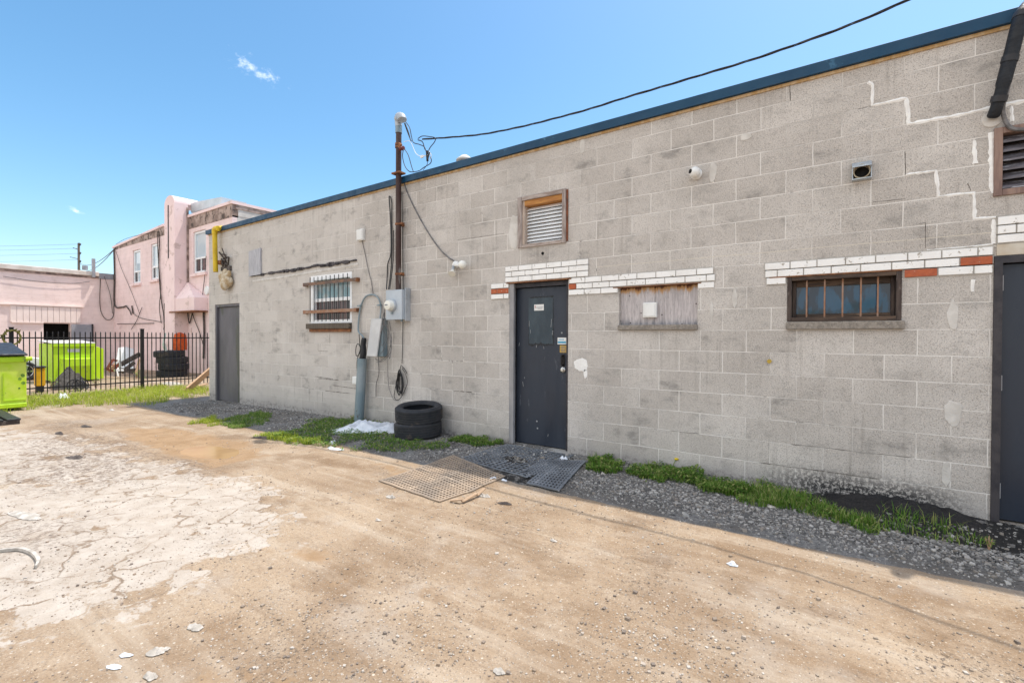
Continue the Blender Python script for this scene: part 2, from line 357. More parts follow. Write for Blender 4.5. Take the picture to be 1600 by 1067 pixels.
M['car_glass'] = glass_mat('car_glass', (.02, .025, .03), (.03, .035, .04))

def pink_material(name, c, axis, bw, bh, stain=True, ztop=6.0):
    m, nt, b = nmat(name); n = N(nt); p = n.pos(); sp = n.new('ShaderNodeSeparateXYZ'); n.set(sp.inputs[0], p)
    cv = n.new('ShaderNodeCombineXYZ'); n.set(cv.inputs[0], sp.outputs[axis]); n.set(cv.inputs[1], sp.outputs[2])
    br = n.new('ShaderNodeTexBrick'); n.set(br.inputs['Vector'], cv.outputs[0]); br.inputs['Scale'].default_value = 1
    br.inputs['Brick Width'].default_value = bw; br.inputs['Row Height'].default_value = bh; br.inputs['Mortar Size'].default_value = .008
    br.inputs['Color1'].default_value = (0, 0, 0, 1); br.inputs['Color2'].default_value = (1, 1, 1, 1)
    k = n.mix(n.ss(n.noise(p, .8, 5), .35, .65), (*c, 1), tuple(x*.9 for x in c)+(1,))
    k = n.mix(n.math('MULTIPLY', br.outputs[0], .1), k, (.9, .8, .78, 1))
    k = n.mix(n.math('MULTIPLY', br.outputs[1], .22), k, tuple(x*.6 for x in c)+(1,))
    if stain:
        d = n.math('ADD', sp.outputs[2], n.math('MULTIPLY', n.noise(n.mapv(p, sc=(3, 3, .4)), 1.5, 6, .7), .5))
        k = n.mix(n.math('MULTIPLY', n.ss(n.noise(p, 3, 6, .7), .45, .7), .3), k, (.55, .40, .34, 1))
    n.set(b.inputs['Base Color'], k); b.inputs['Roughness'].default_value = .85
    n.set(b.inputs['Normal'], n.bump(n.math('MULTIPLY', br.outputs[1], -1), .3, .01)); return m
M['pinkf'] = pink_material('pink_painted_block', (.88, .685, .66), 0, .8, .21)
M['pinks'] = pink_material('pink_painted_siding', (.90, .73, .68), 1, 2.4, .21)
M['pinkplain'] = mat('pink_render', (.89, .70, .68), (.83, .64, .62), .85, 0, 1.2, bump=.15, spot=(.66, .50, .46), sscale=2.5, sth=.57)
M['pinkboard'] = mat('pink_board', (.88, .75, .69), (.83, .70, .64), .8, 0, 2, bump=.1)
M['parapet'] = mat('flaking_parapet', (.25, .18, .15), (.47, .36, .31), .95, 0, 2.6, bump=.8, bscale=12, spot=(.10, .075, .065), sscale=4.5, sth=.55)
M['cap'] = mat('parapet_cap', (.72, .66, .60), (.6, .54, .48), .8, 0, 3, bump=.1)
M['dirtytrim'] = mat('dirty_shadow_trim', (.16, .115, .10), (.42, .32, .28), .95, 0, 3.5, bump=.6)
M['duct'] = mat('pale_sheet_metal', (.58, .62, .64), (.48, .52, .54), .4, .3, 2, bump=.05)
M['tin'] = mat('grey_tin', (.36, .37, .40), (.3, .31, .34), .6, .2, 3)

# ------------------------------------------------------------------ ground
def sdist(poly, x, y):                               # signed distance to polygon, + inside (numpy arrays)
    d = np.full(x.shape, 1e9); ins = np.zeros(x.shape, bool); k = len(poly)
    for i in range(k):
        ax, ay = poly[i]; bx, by = poly[(i+1) % k]
        ex, ey = bx-ax, by-ay; wx, wy = x-ax, y-ay
        t = np.clip((wx*ex+wy*ey)/(ex*ex+ey*ey+1e-12), 0, 1)
        d = np.minimum(d, np.hypot(wx-ex*t, wy-ey*t))
        c = ((ay > y) != (by > y)) & (x < (bx-ax)*(y-ay)/((by-ay) if abs(by-ay) > 1e-9 else 1e-9)+ax); ins ^= c
    return np.where(ins, d, -d)
def PG(*pts): return [tuple(G(*p)[:2]) for p in pts]
pale_poly = PG((-60, 668), (60, 672), (140, 690), (210, 712), (300, 722), (345, 745), (420, 760), (440, 790), (425, 838), (400, 868), (352, 900), (300, 925), (250, 935), (170, 950), (60, 985), (-100, 1010), (-200, 800))
mud_poly = PG((185, 668), (270, 668), (390, 690), (430, 712), (330, 730), (260, 712), (200, 690))
oil_poly = PG((1225, 768), (1330, 772), (1420, 785), (1530, 808), (1620, 830), (1640, 900), (1560, 885), (1480, 866), (1370, 842), (1270, 800))
wet_polys = [PG((560, 715), (640, 730), (720, 757), (660, 770), (600, 745)), PG((470, 905), (530, 890), (570, 905), (520, 930)), PG((300, 1040), (420, 1030), (470, 1067), (280, 1100)), PG((640, 910), (700, 900), (690, 935), (630, 930)), PG((400, 860), (480, 850), (560, 870), (500, 890))]
def hnoise(x, y):
    return (mnoise.noise((x*1.1, y*1.1, 0))*.014 + mnoise.noise((x*3.1, y*3.1, 4))*.007 + mnoise.noise((x*9, y*9, 8))*.0035)
PUD = (-6.0, -2.25)
def gz(x, y):
    z = base_z(x, y)
    near = max(0, min(1, (x+14)/3))*max(0, min(1, (4-x)/1.5))*max(0, min(1, (y+9)/2))
    if near > 0 and y < .3:
        z += hnoise(x, y)*near
        if y > -1.3: z += .012*max(0, min(1, (y+1.3)/.6))*near
        z -= .055*math.exp(-(((x-PUD[0])/.55)**2+((y-PUD[1])/.28)**2))
        t = y+1.62+.05*math.sin(x*1.3); z -= .012*math.exp(-(t/.09)**2)*near*(1 if x > -3 else 0)
    return z
xs = np.unique(np.concatenate([-np.geomspace(9, 900, 40), np.arange(-9, 2.6, .05), np.geomspace(2.6, 900, 34), np.arange(-34, -9, .5)]))
ys = np.unique(np.concatenate([-np.geomspace(5.2, 900, 32), np.arange(-5.2, .26, .05), np.geomspace(.26, 900, 40)]))
gx, gy = np.meshgrid(xs, ys)
gv = [(float(a), float(b), gz(float(a), float(b))) for a, b in zip(gx.ravel(), gy.ravel())]
nx, ny = len(xs), len(ys)
gf = [(j*nx+i, j*nx+i+1, (j+1)*nx+i+1, (j+1)*nx+i) for j in range(ny-1) for i in range(nx-1)]
fx, fy = gx.ravel(), gy.ravel()
a_pale = np.clip(.5+sdist(pale_poly, fx, fy)/.7, 0, 1)
edge = -1.27+.03*np.sin(fx*2.1)
a_grav = np.clip((fy-edge)/.10+.5, 0, 1)*np.clip((fx+12.5)/.8, 0, 1)*np.clip((9-fx)/2, 0, 1)
a_mud = np.clip(.5+sdist(mud_poly, fx, fy)/.35, 0, 1)
for wp in wet_polys: a_mud = np.maximum(a_mud, .72*np.clip(.5+sdist(wp, fx, fy)/.2, 0, 1))
a_oil_matshade = np.clip(.5+sdist(oil_poly, fx, fy)/.2, 0, 1)
a_crumb = np.zeros_like(fx)
for wp in (PG((20, 690), (120, 672), (220, 680), (260, 705), (200, 745), (110, 770), (20, 755)), PG((240, 690), (330, 715), (330, 750), (250, 735)), PG((0, 820), (110, 815), (80, 860), (0, 870)), PG((60, 655), (150, 655), (150, 675), (60, 676))): a_crumb = np.maximum(a_crumb, np.clip(.5+sdist(wp, fx, fy)/.5, 0, 1))
for wp in (PG((725, 716), (797, 697), (905, 713), (872, 770), (780, 752)),): a_oil_matshade = np.maximum(a_oil_matshade, .62*np.clip(.6+sdist(wp, fx, fy)/.2, 0, 1))  # mat bed: dark asphalt, blackened further so the mat holes look shaded
def ground_material():
    m, nt, b = nmat('dirt_lot'); n = N(nt); p = n.pos()
    pale, grav, mud, oil = (n.attr(k).outputs['Fac'] for k in ('pale', 'grav', 'mud', 'oil'))
    n1 = n.noise(p, .9, 8, .62); n2 = n.noise(p, 5, 7, .7); n3 = n.noise(p, 34, 5, .7); n4 = n.noise(p, 130, 3, .7)
    d = n.mix(n.ss(n1, .36, .64), (.285, .20, .128, 1), (.41, .31, .215, 1))
    d = n.mix(n.math('MULTIPLY', n.ss(n2, .46, .68), .6), d, (.43, .345, .26, 1))
    d = n.mix(n.math('MULTIPLY', n.ss(n.noise(n.mapv(p, loc=(4, 8, 0)), 1.5, 8, .7), .52, .66), .7), d, (.235, .15, .085, 1))
    d = n.mix(n.math('MULTIPLY', n.ss(n3, .5, .68), .55), d, (.235, .165, .105, 1))
    d = n.mix(n.math('MULTIPLY', n.ss(n4, .52, .66), .6), d, (.15, .115, .085, 1)); d = n.mix(n.math('MULTIPLY', n.ss(n.noise(n.mapv(p, loc=(8, 1, 0)), 75, 3, .75), .56, .68), .4), d, (.56, .48, .39, 1))
    d = n.mix(n.math('MULTIPLY', n.ss(n.noise(n.mapv(p, loc=(3, 6, 0)), 1.2, 7, .7), .52, .66), .5), d, (.40, .345, .29, 1))
    trk = n.noise(n.mapv(p, rot=(0, 0, .12), sc=(.22, 3.4, 1)), 1.6, 6, .62)
    d = n.mix(n.math('MULTIPLY', n.ss(trk, .5, .66), .45), d, (.50, .42, .33, 1)); d = n.mix(n.math('MULTIPLY', n.ss(trk, .46, .32), .5), d, (.24, .165, .105, 1))
    damp = n.ss(n.noise(n.mapv(p, loc=(6, 2, 0), sc=(.7, 1.3, 1)), 1.1, 8, .66), .54, .64)
    d = n.mix(n.math('MULTIPLY', damp, .6), d, (.205, .135, .08, 1))
    # small stones pressed into the dirt
    for sc, th, lo in ((60, .90, .05), (140, .84, .1)):
        v = n.vor(p, sc); vc = n.vor(p, sc, out=1); s = n.new('ShaderNodeSeparateXYZ'); n.set(s.inputs[0], vc)
        msk = n.math('MULTIPLY', n.math('GREATER_THAN', s.outputs[0], th), n.ss(v, .22, .42, 1, 0))
        d = n.mix(n.math('MULTIPLY', msk, .85), d, n.mix(s.outputs[1], (.17, .14, .115, 1), (.66, .58, .48, 1)))
    # worn pale asphalt with crazed cracks full of dirt
    warp = n.new('ShaderNodeVectorMath', operation='ADD'); n.set(warp.inputs[0], p)
    wv = n.new('ShaderNodeVectorMath', operation='SCALE'); n.set(wv.inputs[0], n.noise(p, 5, 4, .6, 1)); wv.inputs[3].default_value = .22; n.set(warp.inputs[1], wv.outputs[0])
    c1 = n.vor(warp.outputs[0], 2.6, 'DISTANCE_TO_EDGE'); c2 = n.vor(warp.outputs[0], 6.5, 'DISTANCE_TO_EDGE')
    crack = n.math('MAXIMUM', n.math('MULTIPLY', n.ss(c1, .004, .03, 1, 0), n.ss(n.noise(n.mapv(p, loc=(2, 9, 0)), 2.2, 5, .7), .42, .56)), n.math('MULTIPLY', n.ss(c2, .002, .014, 1, 0), n.ss(n2, .5, .62)))
    pc = n.mix(n.ss(n2, .35, .65), (.53, .475, .415, 1), (.44, .38, .32, 1)); pc = n.mix(n.math('MULTIPLY', n.ss(n4, .56, .7), .5), pc, (.24, .195, .155, 1))
    cell = n.vor(warp.outputs[0], 6.5, out=1); cs_ = n.new('ShaderNodeSeparateXYZ'); n.set(cs_.inputs[0], cell); cell1 = n.vor(warp.outputs[0], 2.6, out=1); cs1 = n.new('ShaderNodeSeparateXYZ'); n.set(cs1.inputs[0], cell1)
    rndc = n.math('ADD', n.math('MULTIPLY', n.math('SUBTRACT', cs_.outputs[0], .5), .55), n.math('MULTIPLY', n.math('SUBTRACT', cs1.outputs[0], .5), .45))
    pm = n.ss(n.math('ADD', n.math('ADD', pale, rndc), n.math('MULTIPLY', n.math('SUBTRACT', n.noise(n.mapv(p, sc=(1, 1, 1)), 2.2, 10, .74), .5), 2.2)), .5, .66)
    pm = n.math('MULTIPLY', pm, n.ss(pale, .02, .2)); gap = n.math('MULTIPLY', n.ss(c2, .01, .06, 1, 0), n.ss(pale, .95, .5)); pm = n.math('MULTIPLY', pm, n.math('SUBTRACT', 1, n.math('MULTIPLY', gap, .9))); pm = n.math('MULTIPLY', pm, n.math('SUBTRACT', 1, n.math('MULTIPLY', crack, .9)))
    d = n.mix(n.math('MULTIPLY', pm, n.ss(n.noise(n.mapv(p, loc=(5, 5, 0)), 3.5, 7, .7), .3, .5, .55, .93)), d, pc)
    d = n.mix(n.math('MULTIPLY', n.math('MULTIPLY', crack, n.ss(pale, .3, .7)), .5), d, (.20, .15, .11, 1))
    # clusters of dark crumbs
    cl = n.math('MULTIPLY', n.ss(n.noise(n.mapv(p, loc=(7, 3, 0)), 1.7, 4, .6), .54, .66), n.ss(n.noise(p, 48, 4, .75), .53, .62))
    d = n.mix(n.math('MULTIPLY', cl, .8), d, (.10, .078, .06, 1)); crumb = n.attr('crumb').outputs['Fac']
    d = n.mix(n.math('MULTIPLY', n.math('MULTIPLY', crumb, n.ss(n.noise(p, 26, 6, .75), .47, .58)), .85), d, (.15, .11, .085, 1))
    # mud
    d = n.mix(n.math('MULTIPLY', n.ss(n.math('ADD', mud, n.math('MULTIPLY', n.math('SUBTRACT', n.noise(p, 3.2, 8, .7), .5), 2.0)), .40, .85), .8), d, n.mix(n.ss(n2, .4, .6), (.37, .245, .14, 1), (.30, .19, .10, 1)))
    # gravel strip bed
    gb = n.mix(n.ss(n3, .38, .62), (.15, .145, .14, 1), (.27, .26, .245, 1)); gb = n.mix(n.ss(n.noise(p, 2.2, 5), .42, .6), gb, (.155, .142, .128, 1))
    v = n.vor(p, 62); vc = n.vor(p, 62, out=1); s = n.new('ShaderNodeSeparateXYZ'); n.set(s.inputs[0], vc)
    gb = n.mix(n.math('MULTIPLY', n.math('GREATER_THAN', s.outputs[0], .5), n.ss(v, .25, .42, 1, 0)), gb, n.mix(s.outputs[1], (.13, .125, .12, 1), (.46, .44, .41, 1)))
    gb = n.mix(n.math('MULTIPLY', n.ss(n4, .5, .65), .5), gb, (.05, .048, .046, 1))
    gm = n.ss(n.math('ADD', grav, n.math('MULTIPLY', n.math('SUBTRACT', n.noise(p, 7, 5, .7), .5), .8)), .42, .6)
    d = n.mix(gm, d, gb)
    om = n.ss(n.math('ADD', oil, n.math('MULTIPLY', n.math('SUBTRACT', n.noise(p, 9, 5, .7), .5), 1.5)), .5, .66)
    d = n.mix(n.math('MULTIPLY', om, .92), d, (.014, .013, .013, 1))
    n.set(b.inputs['Base Color'], d)
    n.set(b.inputs['Roughness'], n.math('SUBTRACT', .95, n.math('MULTIPLY', om, .3))); b.inputs['Specular IOR Level'].default_value = .25
    h = n.math('ADD', n.math('MULTIPLY', n3, 1.0), n.math('MULTIPLY', n4, .45)); h = n.math('ADD', h, n.math('MULTIPLY', crack, n.math('MULTIPLY', pale, -.8)))
    n.set(b.inputs['Normal'], n.bump(h, .55, .018))
    return m
g = rawmesh('ground', gv, gf, ground_material(), {'pale': a_pale, 'grav': a_grav, 'mud': a_mud, 'oil': a_oil_matshade, 'crumb': a_crumb}, True)
tag(g, None, None, None, 'structure')

# puddle of muddy water
def blob(cx, cy, rx, ry, z, seed, n=40, rot=0):
    out = []
    for i in range(n):
        a = 2*math.pi*i/n; k = 1+.28*mnoise.noise((math.cos(a)*1.6+seed, math.sin(a)*1.6, seed))+.10*mnoise.noise((math.cos(a)*5+seed, math.sin(a)*5, 3))
        u, v = rx*k*math.cos(a), ry*k*math.sin(a)
        out.append((cx+u*math.cos(rot)-v*math.sin(rot), cy+u*math.sin(rot)+v*math.cos(rot), z))
    return out
mp, ntp, bp = nmat('muddy_water'); npd = N(ntp); pp = npd.pos()
npd.set(bp.inputs['Base Color'], npd.mix(npd.ss(npd.noise(pp, 3, 4), .4, .6), (.42, .275, .13, 1), (.37, .235, .11, 1))); bp.inputs['Roughness'].default_value = .12
bp.inputs['Specular IOR Level'].default_value = .35
pud = blob(PUD[0], PUD[1], .95, .50, base_z(*PUD)-.030, 2.3, rot=-.25)
o = MB().add(pud, [tuple(range(len(pud)))]).build('puddle', mp); tag(o, None, None, None, 'structure')

# stones
def stones(name, pts, sizes, mtl, zoff=.0):
    v = []; f = []; a = []
    base = np.array([(x, y, z) for z in (-1, 1) for y in (-1, 1) for x in (-1, 1)], float)*.55
    fs = [(0,2,3,1),(4,5,7,6),(0,1,5,4),(2,6,7,3),(0,4,6,2),(1,3,7,5)]
    for (x, y), s in zip(pts, sizes):
        q = base*(1+rng.uniform(-.35, .35, (8, 3)))*np.array([1, rng.uniform(.6, 1), rng.uniform(.5, .95)])*s
        t = rng.uniform(0, 6.28); c, sn = math.cos(t), math.sin(t)
        X = q[:,0]*c-q[:,1]*sn+x; Y = q[:,0]*sn+q[:,1]*c+y; Z = q[:,2]+gz(x, y)+s*.12+zoff
        o = len(v); v += list(zip(X.tolist(), Y.tolist(), Z.tolist())); f += [tuple(i+o for i in k) for k in fs]; a += [rng.uniform()]*8
    return rawmesh(name, v, f, mtl, {'rnd': a})
def stone_mat(name, cols):
    m, nt, b = nmat(name); n = N(nt); at = n.attr('rnd').outputs['Fac']; cr = n.new('ShaderNodeValToRGB'); n.set(cr.inputs[0], at)
    el = cr.color_ramp.elements; cr.color_ramp.interpolation = 'CONSTANT'
    for i, c in enumerate(cols):
        e = el[i] if i < 2 else el.new(i/len(cols)); e.position = i/len(cols); e.color = (*c, 1)
    c = n.mix(n.math('MULTIPLY', n.noise(n.pos(), 90, 3), .5), cr.outputs[0], (.2, .18, .16, 1))
    n.set(b.inputs['Base Color'], c); b.inputs['Roughness'].default_value = .85; return m
mg = stone_mat('grey_gravel', [(.11, .108, .105), (.24, .23, .22), (.38, .365, .345), (.16, .15, .145), (.44, .41, .38), (.60, .57, .53), (.30, .26, .22), (.08, .08, .08)])
md = stone_mat('dirt_pebbles', [(.26, .2, .15), (.36, .29, .22), (.48, .41, .34), (.19, .15, .12), (.58, .53, .47), (.30, .22, .15)])
def scatter(n, x0, x1, y0, y1, fn):
    out = []
    while len(out) < n:
        x = rng.uniform(x0, x1, n); y = rng.uniform(y0, y1, n)
        out += [(a, b) for a, b in zip(x.tolist(), y.tolist()) if rng.uniform() < fn(a, b)]
    return out[:n]
def gfn(x, y):
    e = -1.27+.03*math.sin(x*2.1); k = max(0, min(1, (y-e)/.5))
    k *= .25+.75*max(0, min(1, .5+2.2*mnoise.noise((x*1.1, y*1.6, 3))))
    if -3.6 < x < -2 and y > -1.2: k *= .25
    if ((x-.55)/.92)**2+((y+.22)/.46)**2 < 1: k *= .10
    return k*(1 if x > -5 else .8)
pts = scatter(24000, -3.9, 1.8, -1.25, .0, gfn) + scatter(9000, -11.4, -3.9, -1.35, .0, gfn)
st = stones('gravel', pts, rng.gamma(2.2, .0027, len(pts))+.003, mg); tag(st, 'loose grey gravel strip along the foot of the block wall', 'gravel', None, 'stuff')
def dfn(x, y):
    d = math.hypot(x, y+4.8)
    return min(1, .35*(3/d)**2)*(.25+.75*max(0, min(1, .5+2.5*mnoise.noise((x*1.3, y*1.3, 5)))))
pts = scatter(34000, -9, 2, -5.2, -1.3, dfn)
st = stones('pebbles', pts, rng.gamma(1.5, .0018, len(pts))+.0016, md); tag(st, 'tiny pebbles scattered over the tan dirt lot', 'pebbles', None, 'stuff')

# ------------------------------------------------------------------ grass and weeds
def leaf_mat(name, c1, c2, c3):
    m, nt, b = nmat(name); n = N(nt); at = n.attr('rnd').outputs['Fac']; cr = n.new('ShaderNodeValToRGB'); n.set(cr.inputs[0], at)
    el = cr.color_ramp.elements; el[0].color = (*c1, 1); el[1].color = (*c3, 1); e = el.new(.55); e.color = (*c2, 1)
    n.set(b.inputs['Base Color'], cr.outputs[0]); b.inputs['Roughness'].default_value = .55; b.inputs['Specular IOR Level'].default_value = .3
    tr = n.new('ShaderNodeBsdfTranslucent'); n.set(tr.inputs[0], cr.outputs[0]); mx = n.new('ShaderNodeMixShader'); mx.inputs[0].default_value = .35
    nt.links.new(b.outputs[0], mx.inputs[1]); nt.links.new(tr.outputs[0], mx.inputs[2])
    out = [q for q in nt.nodes if q.type == 'OUTPUT_MATERIAL'][0]; nt.links.new(mx.outputs[0], out.inputs[0]); return m
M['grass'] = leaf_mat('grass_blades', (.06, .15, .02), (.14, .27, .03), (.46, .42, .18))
M['grass_lit'] = leaf_mat('sunlit_tint_grass', (.20, .30, .02), (.36, .45, .03), (.52, .50, .12))  # brighter, yellower grass copy with sunlight put into its colour
def in_poly(poly, n, soft=.12):
    a = np.array(poly); out = []
    while len(out) < n:
        x = rng.uniform(a[:,0].min()-soft, a[:,0].max()+soft, n*2); y = rng.uniform(a[:,1].min()-soft, a[:,1].max()+soft, n*2)
        s = sdist(poly, x, y)/soft
        s = np.minimum(s, 1.15) + np.array([2.4*mnoise.noise((p*3.2, q*3.2, 1))+.9*mnoise.noise((p*8, q*8, 2)) for p, q in zip(x, y)])
        k = (s > .1) & (y < -.015) | ((s > .1) & (x < -12))
        out += list(zip(x[k].tolist(), y[k].tolist()))
    return out[:n]
def greenery(name, label, poly, nblade, nleaf, h, mtl='grass', lh=.07, cat='grass', ls=.016, soft=.12):
    v = []; f = []; a = []
    for x, y in in_poly(poly, nblade, soft) if nblade else []:
        z = gz(x, y)-.004; L = h*rng.uniform(.4, 1.15)*(.7+.6*max(0, .5+mnoise.noise((x*4, y*4, 9)))); w = rng.uniform(.0018, .004); t = rng.uniform(0, 6.28); lean = rng.uniform(.1, .75)*L
        dx, dy = math.cos(t), math.sin(t); o = len(v); r = rng.uniform()
        for k, (u, ww) in enumerate(((0, 1), (.55, .8), (1, .05))):
            cx, cy, cz = x+dx*lean*u*u, y+dy*lean*u*u, z+L*u*(1-.18*u)
            v += [(cx-dy*w*ww, cy+dx*w*ww, cz), (cx+dy*w*ww, cy-dx*w*ww, cz)]; a += [min(1, r*.8+.2*u)]*2
        f += [(o, o+1, o+3, o+2), (o+2, o+3, o+5, o+4)]
    for x, y in in_poly(poly, nleaf, soft) if nleaf else []:
        hh = lh*(.25+.9*max(0, .5+mnoise.noise((x*5, y*5, 4)))); z = gz(x, y)+rng.uniform(.1, 1)**.7*hh; s = ls*rng.uniform(.5, 1.3); t = rng.uniform(0, 6.28); q = rng.uniform(-.8, .8)
        dx, dy = math.cos(t), math.sin(t); o = len(v); tz = math.sin(q)*s
        v += [(x-dx*s, y-dy*s, z-tz), (x+dy*s*.5, y-dx*s*.5, z+s*.15), (x+dx*s, y+dy*s, z+tz), (x-dy*s*.5, y+dx*s*.5, z+s*.15)]
        f.append((o, o+1, o+2, o+3)); a += [rng.uniform()*.9]*4
    ob = rawmesh(name, v, f, M[mtl], {'rnd': a}); tag(ob, label, cat, None, 'stuff'); return ob
greenery('weed_patch', 'low clover and grass between the pipe, plastic sheet and tyres', PG((418, 684), (500, 656), (600, 657), (612, 672), (618, 690), (700, 692), (690, 705), (640, 708), (575, 703), (520, 697), (470, 697)), 2200, 7500, .07, lh=.06)
greenery('sunny_grass', 'yellow green grass tips at the sunlit edge of the weeds', PG((404, 683), (440, 676), (500, 692), (480, 697), (430, 690)), 1400, 300, .08, 'grass_lit', .05, soft=.07)
greenery('weed_tuft', 'green weeds against the wall between tyres and dark door', PG((690, 690), (735, 682), (785, 688), (790, 697), (740, 700)), 500, 1500, .08, lh=.07, soft=.07)
greenery('weed_strip', 'leafy weeds along the wall right of the rubber mats', PG((912, 716), (960, 722), (1000, 732), (1060, 733), (1130, 752), (1190, 760), (1205, 775), (1150, 782), (1080, 762), (1010, 752), (960, 745), (915, 735)), 2200, 5200, .09, lh=.085, soft=.09)
greenery('grass_strip', 'long green grass by the wall below the barred window', PG((1120, 765), (1190, 755), (1250, 778), (1330, 806), (1385, 824), (1370, 836), (1310, 822), (1240, 800), (1150, 790)), 2500, 900, .095, lh=.06, soft=.07)
greenery('grass_tuft', 'sparse grass tufts beside the oil soaked soil', PG((1370, 800), (1450, 812), (1540, 850), (1545, 868), (1470, 850), (1380, 832)), 230, 90, .105, lh=.05, soft=.06)
greenery('grass_patch', 'short grass patch on gravel below the grey door', PG((345, 660), (400, 646), (426, 648), (420, 662), (370, 670)), 2400, 900, .07, lh=.05)
greenery('sunny_grass', 'bright sunlit grass tips left of the short patch', PG((305, 660), (335, 653), (355, 661), (325, 667)), 900, 100, .07, 'grass_lit', .05, soft=.08)
greenery('verge_grass', 'sunlit grass verge between the dirt lot and black fence', PG((-40, 645), (42, 640), (110, 634), (180, 634), (230, 632), (325, 617), (330, 606), (240, 605), (180, 612), (110, 618), (40, 620), (-40, 625)), 10000, 1500, .16, 'grass_lit', .10, ls=.03, soft=.3)
def stems(name, label, at, n, h, spread, cat='weed', ls=1):
    mb = MB(); x0, y0 = at
    for i in range(n):
        t = rng.uniform(0, 6.28); hh = h*rng.uniform(.6, 1.1); sp = spread*rng.uniform(.2, 1); dx, dy = math.cos(t)*sp, math.sin(t)*sp
        z = gz(x0, y0); pts = [(x0+dx*u*.8, y0+dy*u*.8, z+hh*u-.25*hh*u*u) for u in (0, .35, .7, 1)]
        mb.tube(pts, [.004, .0035, .003, .002], 5, 0)
        for k in range(9):
            u = rng.uniform(.3, 1); c = Vector((x0+dx*u*.8, y0+dy*u*.8, z+hh*u-.25*hh*u*u)); a = rng.uniform(0, 6.28); s = rng.uniform(.02, .045)*ls
            d = Vector((math.cos(a), math.sin(a), rng.uniform(-.3, .6))); w = Vector((-d.y, d.x, .2))*.35
            mb.add([c, c+d*s+w*s, c+d*s*2, c+d*s-w*s], [(0, 1, 2, 3)], 1)
    ob = mb.build(name, [M['lumber'], M['leafy']]); return tag(ob, label, cat)
M['leafy'] = mat('weed_leaf', (.16, .27, .035), (.30, .36, .08), .6, 0, 20, bump=0)

# ------------------------------------------------------------------ the block building
B = thing('block_building', 'grey concrete block building with blue roof flashing and barred windows', 'building', (-3, 0, 0))
def wall_with_holes(name, x0, x1, z0, z1, holes, depth, mtl, parent, Y=0.0):
    xc = sorted({x0, x1, *[h[0] for h in holes], *[h[1] for h in holes]}); zc = sorted({z0, z1, *[h[2] for h in holes], *[h[3] for h in holes]})
    mb = MB(); idx = {}
    def vi(x, y, z):
        k = (round(x, 4), round(y, 4), round(z, 4))
        if k not in idx: idx[k] = len(mb.v); mb.v.append(k)
        return idx[k]
    def inh(x, z): return any(h[0] < x < h[1] and h[2] < z < h[3] for h in holes)
    for i in range(len(xc)-1):
        for j in range(len(zc)-1):
            a, b, c, d = xc[i], xc[i+1], zc[j], zc[j+1]
            if inh((a+b)/2, (c+d)/2): continue
            mb.f.append((vi(a, Y, c), vi(b, Y, c), vi(b, Y, d), vi(a, Y, d))); mb.m.append(0)
    for a, b, c, d in holes:
        for (p, q) in (((a, c), (a, d)), ((a, d), (b, d)), ((b, d), (b, c)), ((b, c), (a, c))):
            mb.f.append((vi(p[0], Y, p[1]), vi(q[0], Y, q[1]), vi(q[0], Y+depth, q[1]), vi(p[0], Y+depth, p[1]))); mb.m.append(0)
    for s0, s1 in (((x0, z0), (x0, z1)), ((x1, z1), (x1, z0)), ((x0, z1), (x1, z1))):
        mb.f.append((vi(s0[0], Y, s0[1]), vi(s1[0], Y, s1[1]), vi(s1[0], Y+depth, s1[1]), vi(s0[0], Y+depth, s0[1]))); mb.m.append(0)
    return mb.build(name, mtl, parent)
H = dict(door=(-3.365, -2.545, -.3, 1.985), ldoor=(-11.225, -10.14, -.4, 2.0), rdoor=(.912, 1.87, -.3, 1.925), board=(-1.937, -1.134, 1.46, 1.853),
         bars=(-.381, .399, 1.472, 1.862), white=(-7.603, -6.465, 1.545, 2.37), louv=(-3.207, -2.6, 2.425, 2.995), louv2=(.903, 1.75, 2.385, 2.823))
wall_with_holes('wall', -11.5, 6, -.45, 3.565, list(H.values()), .2, M['wall'], B)
mb = MB()
mb.box(-11.5, -11.3, .2, 9, -.45, 3.565).box(5.8, 6, .2, 9, -.45, 3.565).box(-11.3, 5.8, 8.8, 9, -.45, 3.565); mb.build('side_wall', M['wall'], B)
MB().box(-11.3, 5.8, .2, 8.8, 3.40, 3.46).build('roof', M['roof'], B)
MB().box(-11.28, 5.78, .62, .66, -.4, 3.38).build('dark_interior_sheet', M['dark'], B)  # black sheet behind the openings, darkness of the rooms put into colour
mb = MB(); x = -11.56
while x < 6.05:                                       # folded blue edge in lengths that lap at the joints
    w = 2.62; x2 = min(x+w, 6.05); k = .0015*((int((x+12)/w)) % 2)
    mb.prism([(-.045-k, 3.562), (-.05-k, 3.648), (-.028, 3.66), (.24, 3.665), (.24, 3.567)], 0, x2-x, 0, Matrix(((0, 1, 0, x), (1, 0, 0, 0), (0, 0, 1, 0), (0, 0, 0, 1)))); x = x2
mb.build('roof_flashing', M['flash'], B)
MB().box(-11.5, 6, -.012, -.002, 3.535, 3.5605).build('drip_strip', mat('stained_drip_strip', (.50, .31, .13), (.62, .46, .28), .8, 0, 6, (3, 1, 1), spot=(.3, .17, .07), sscale=14), B)

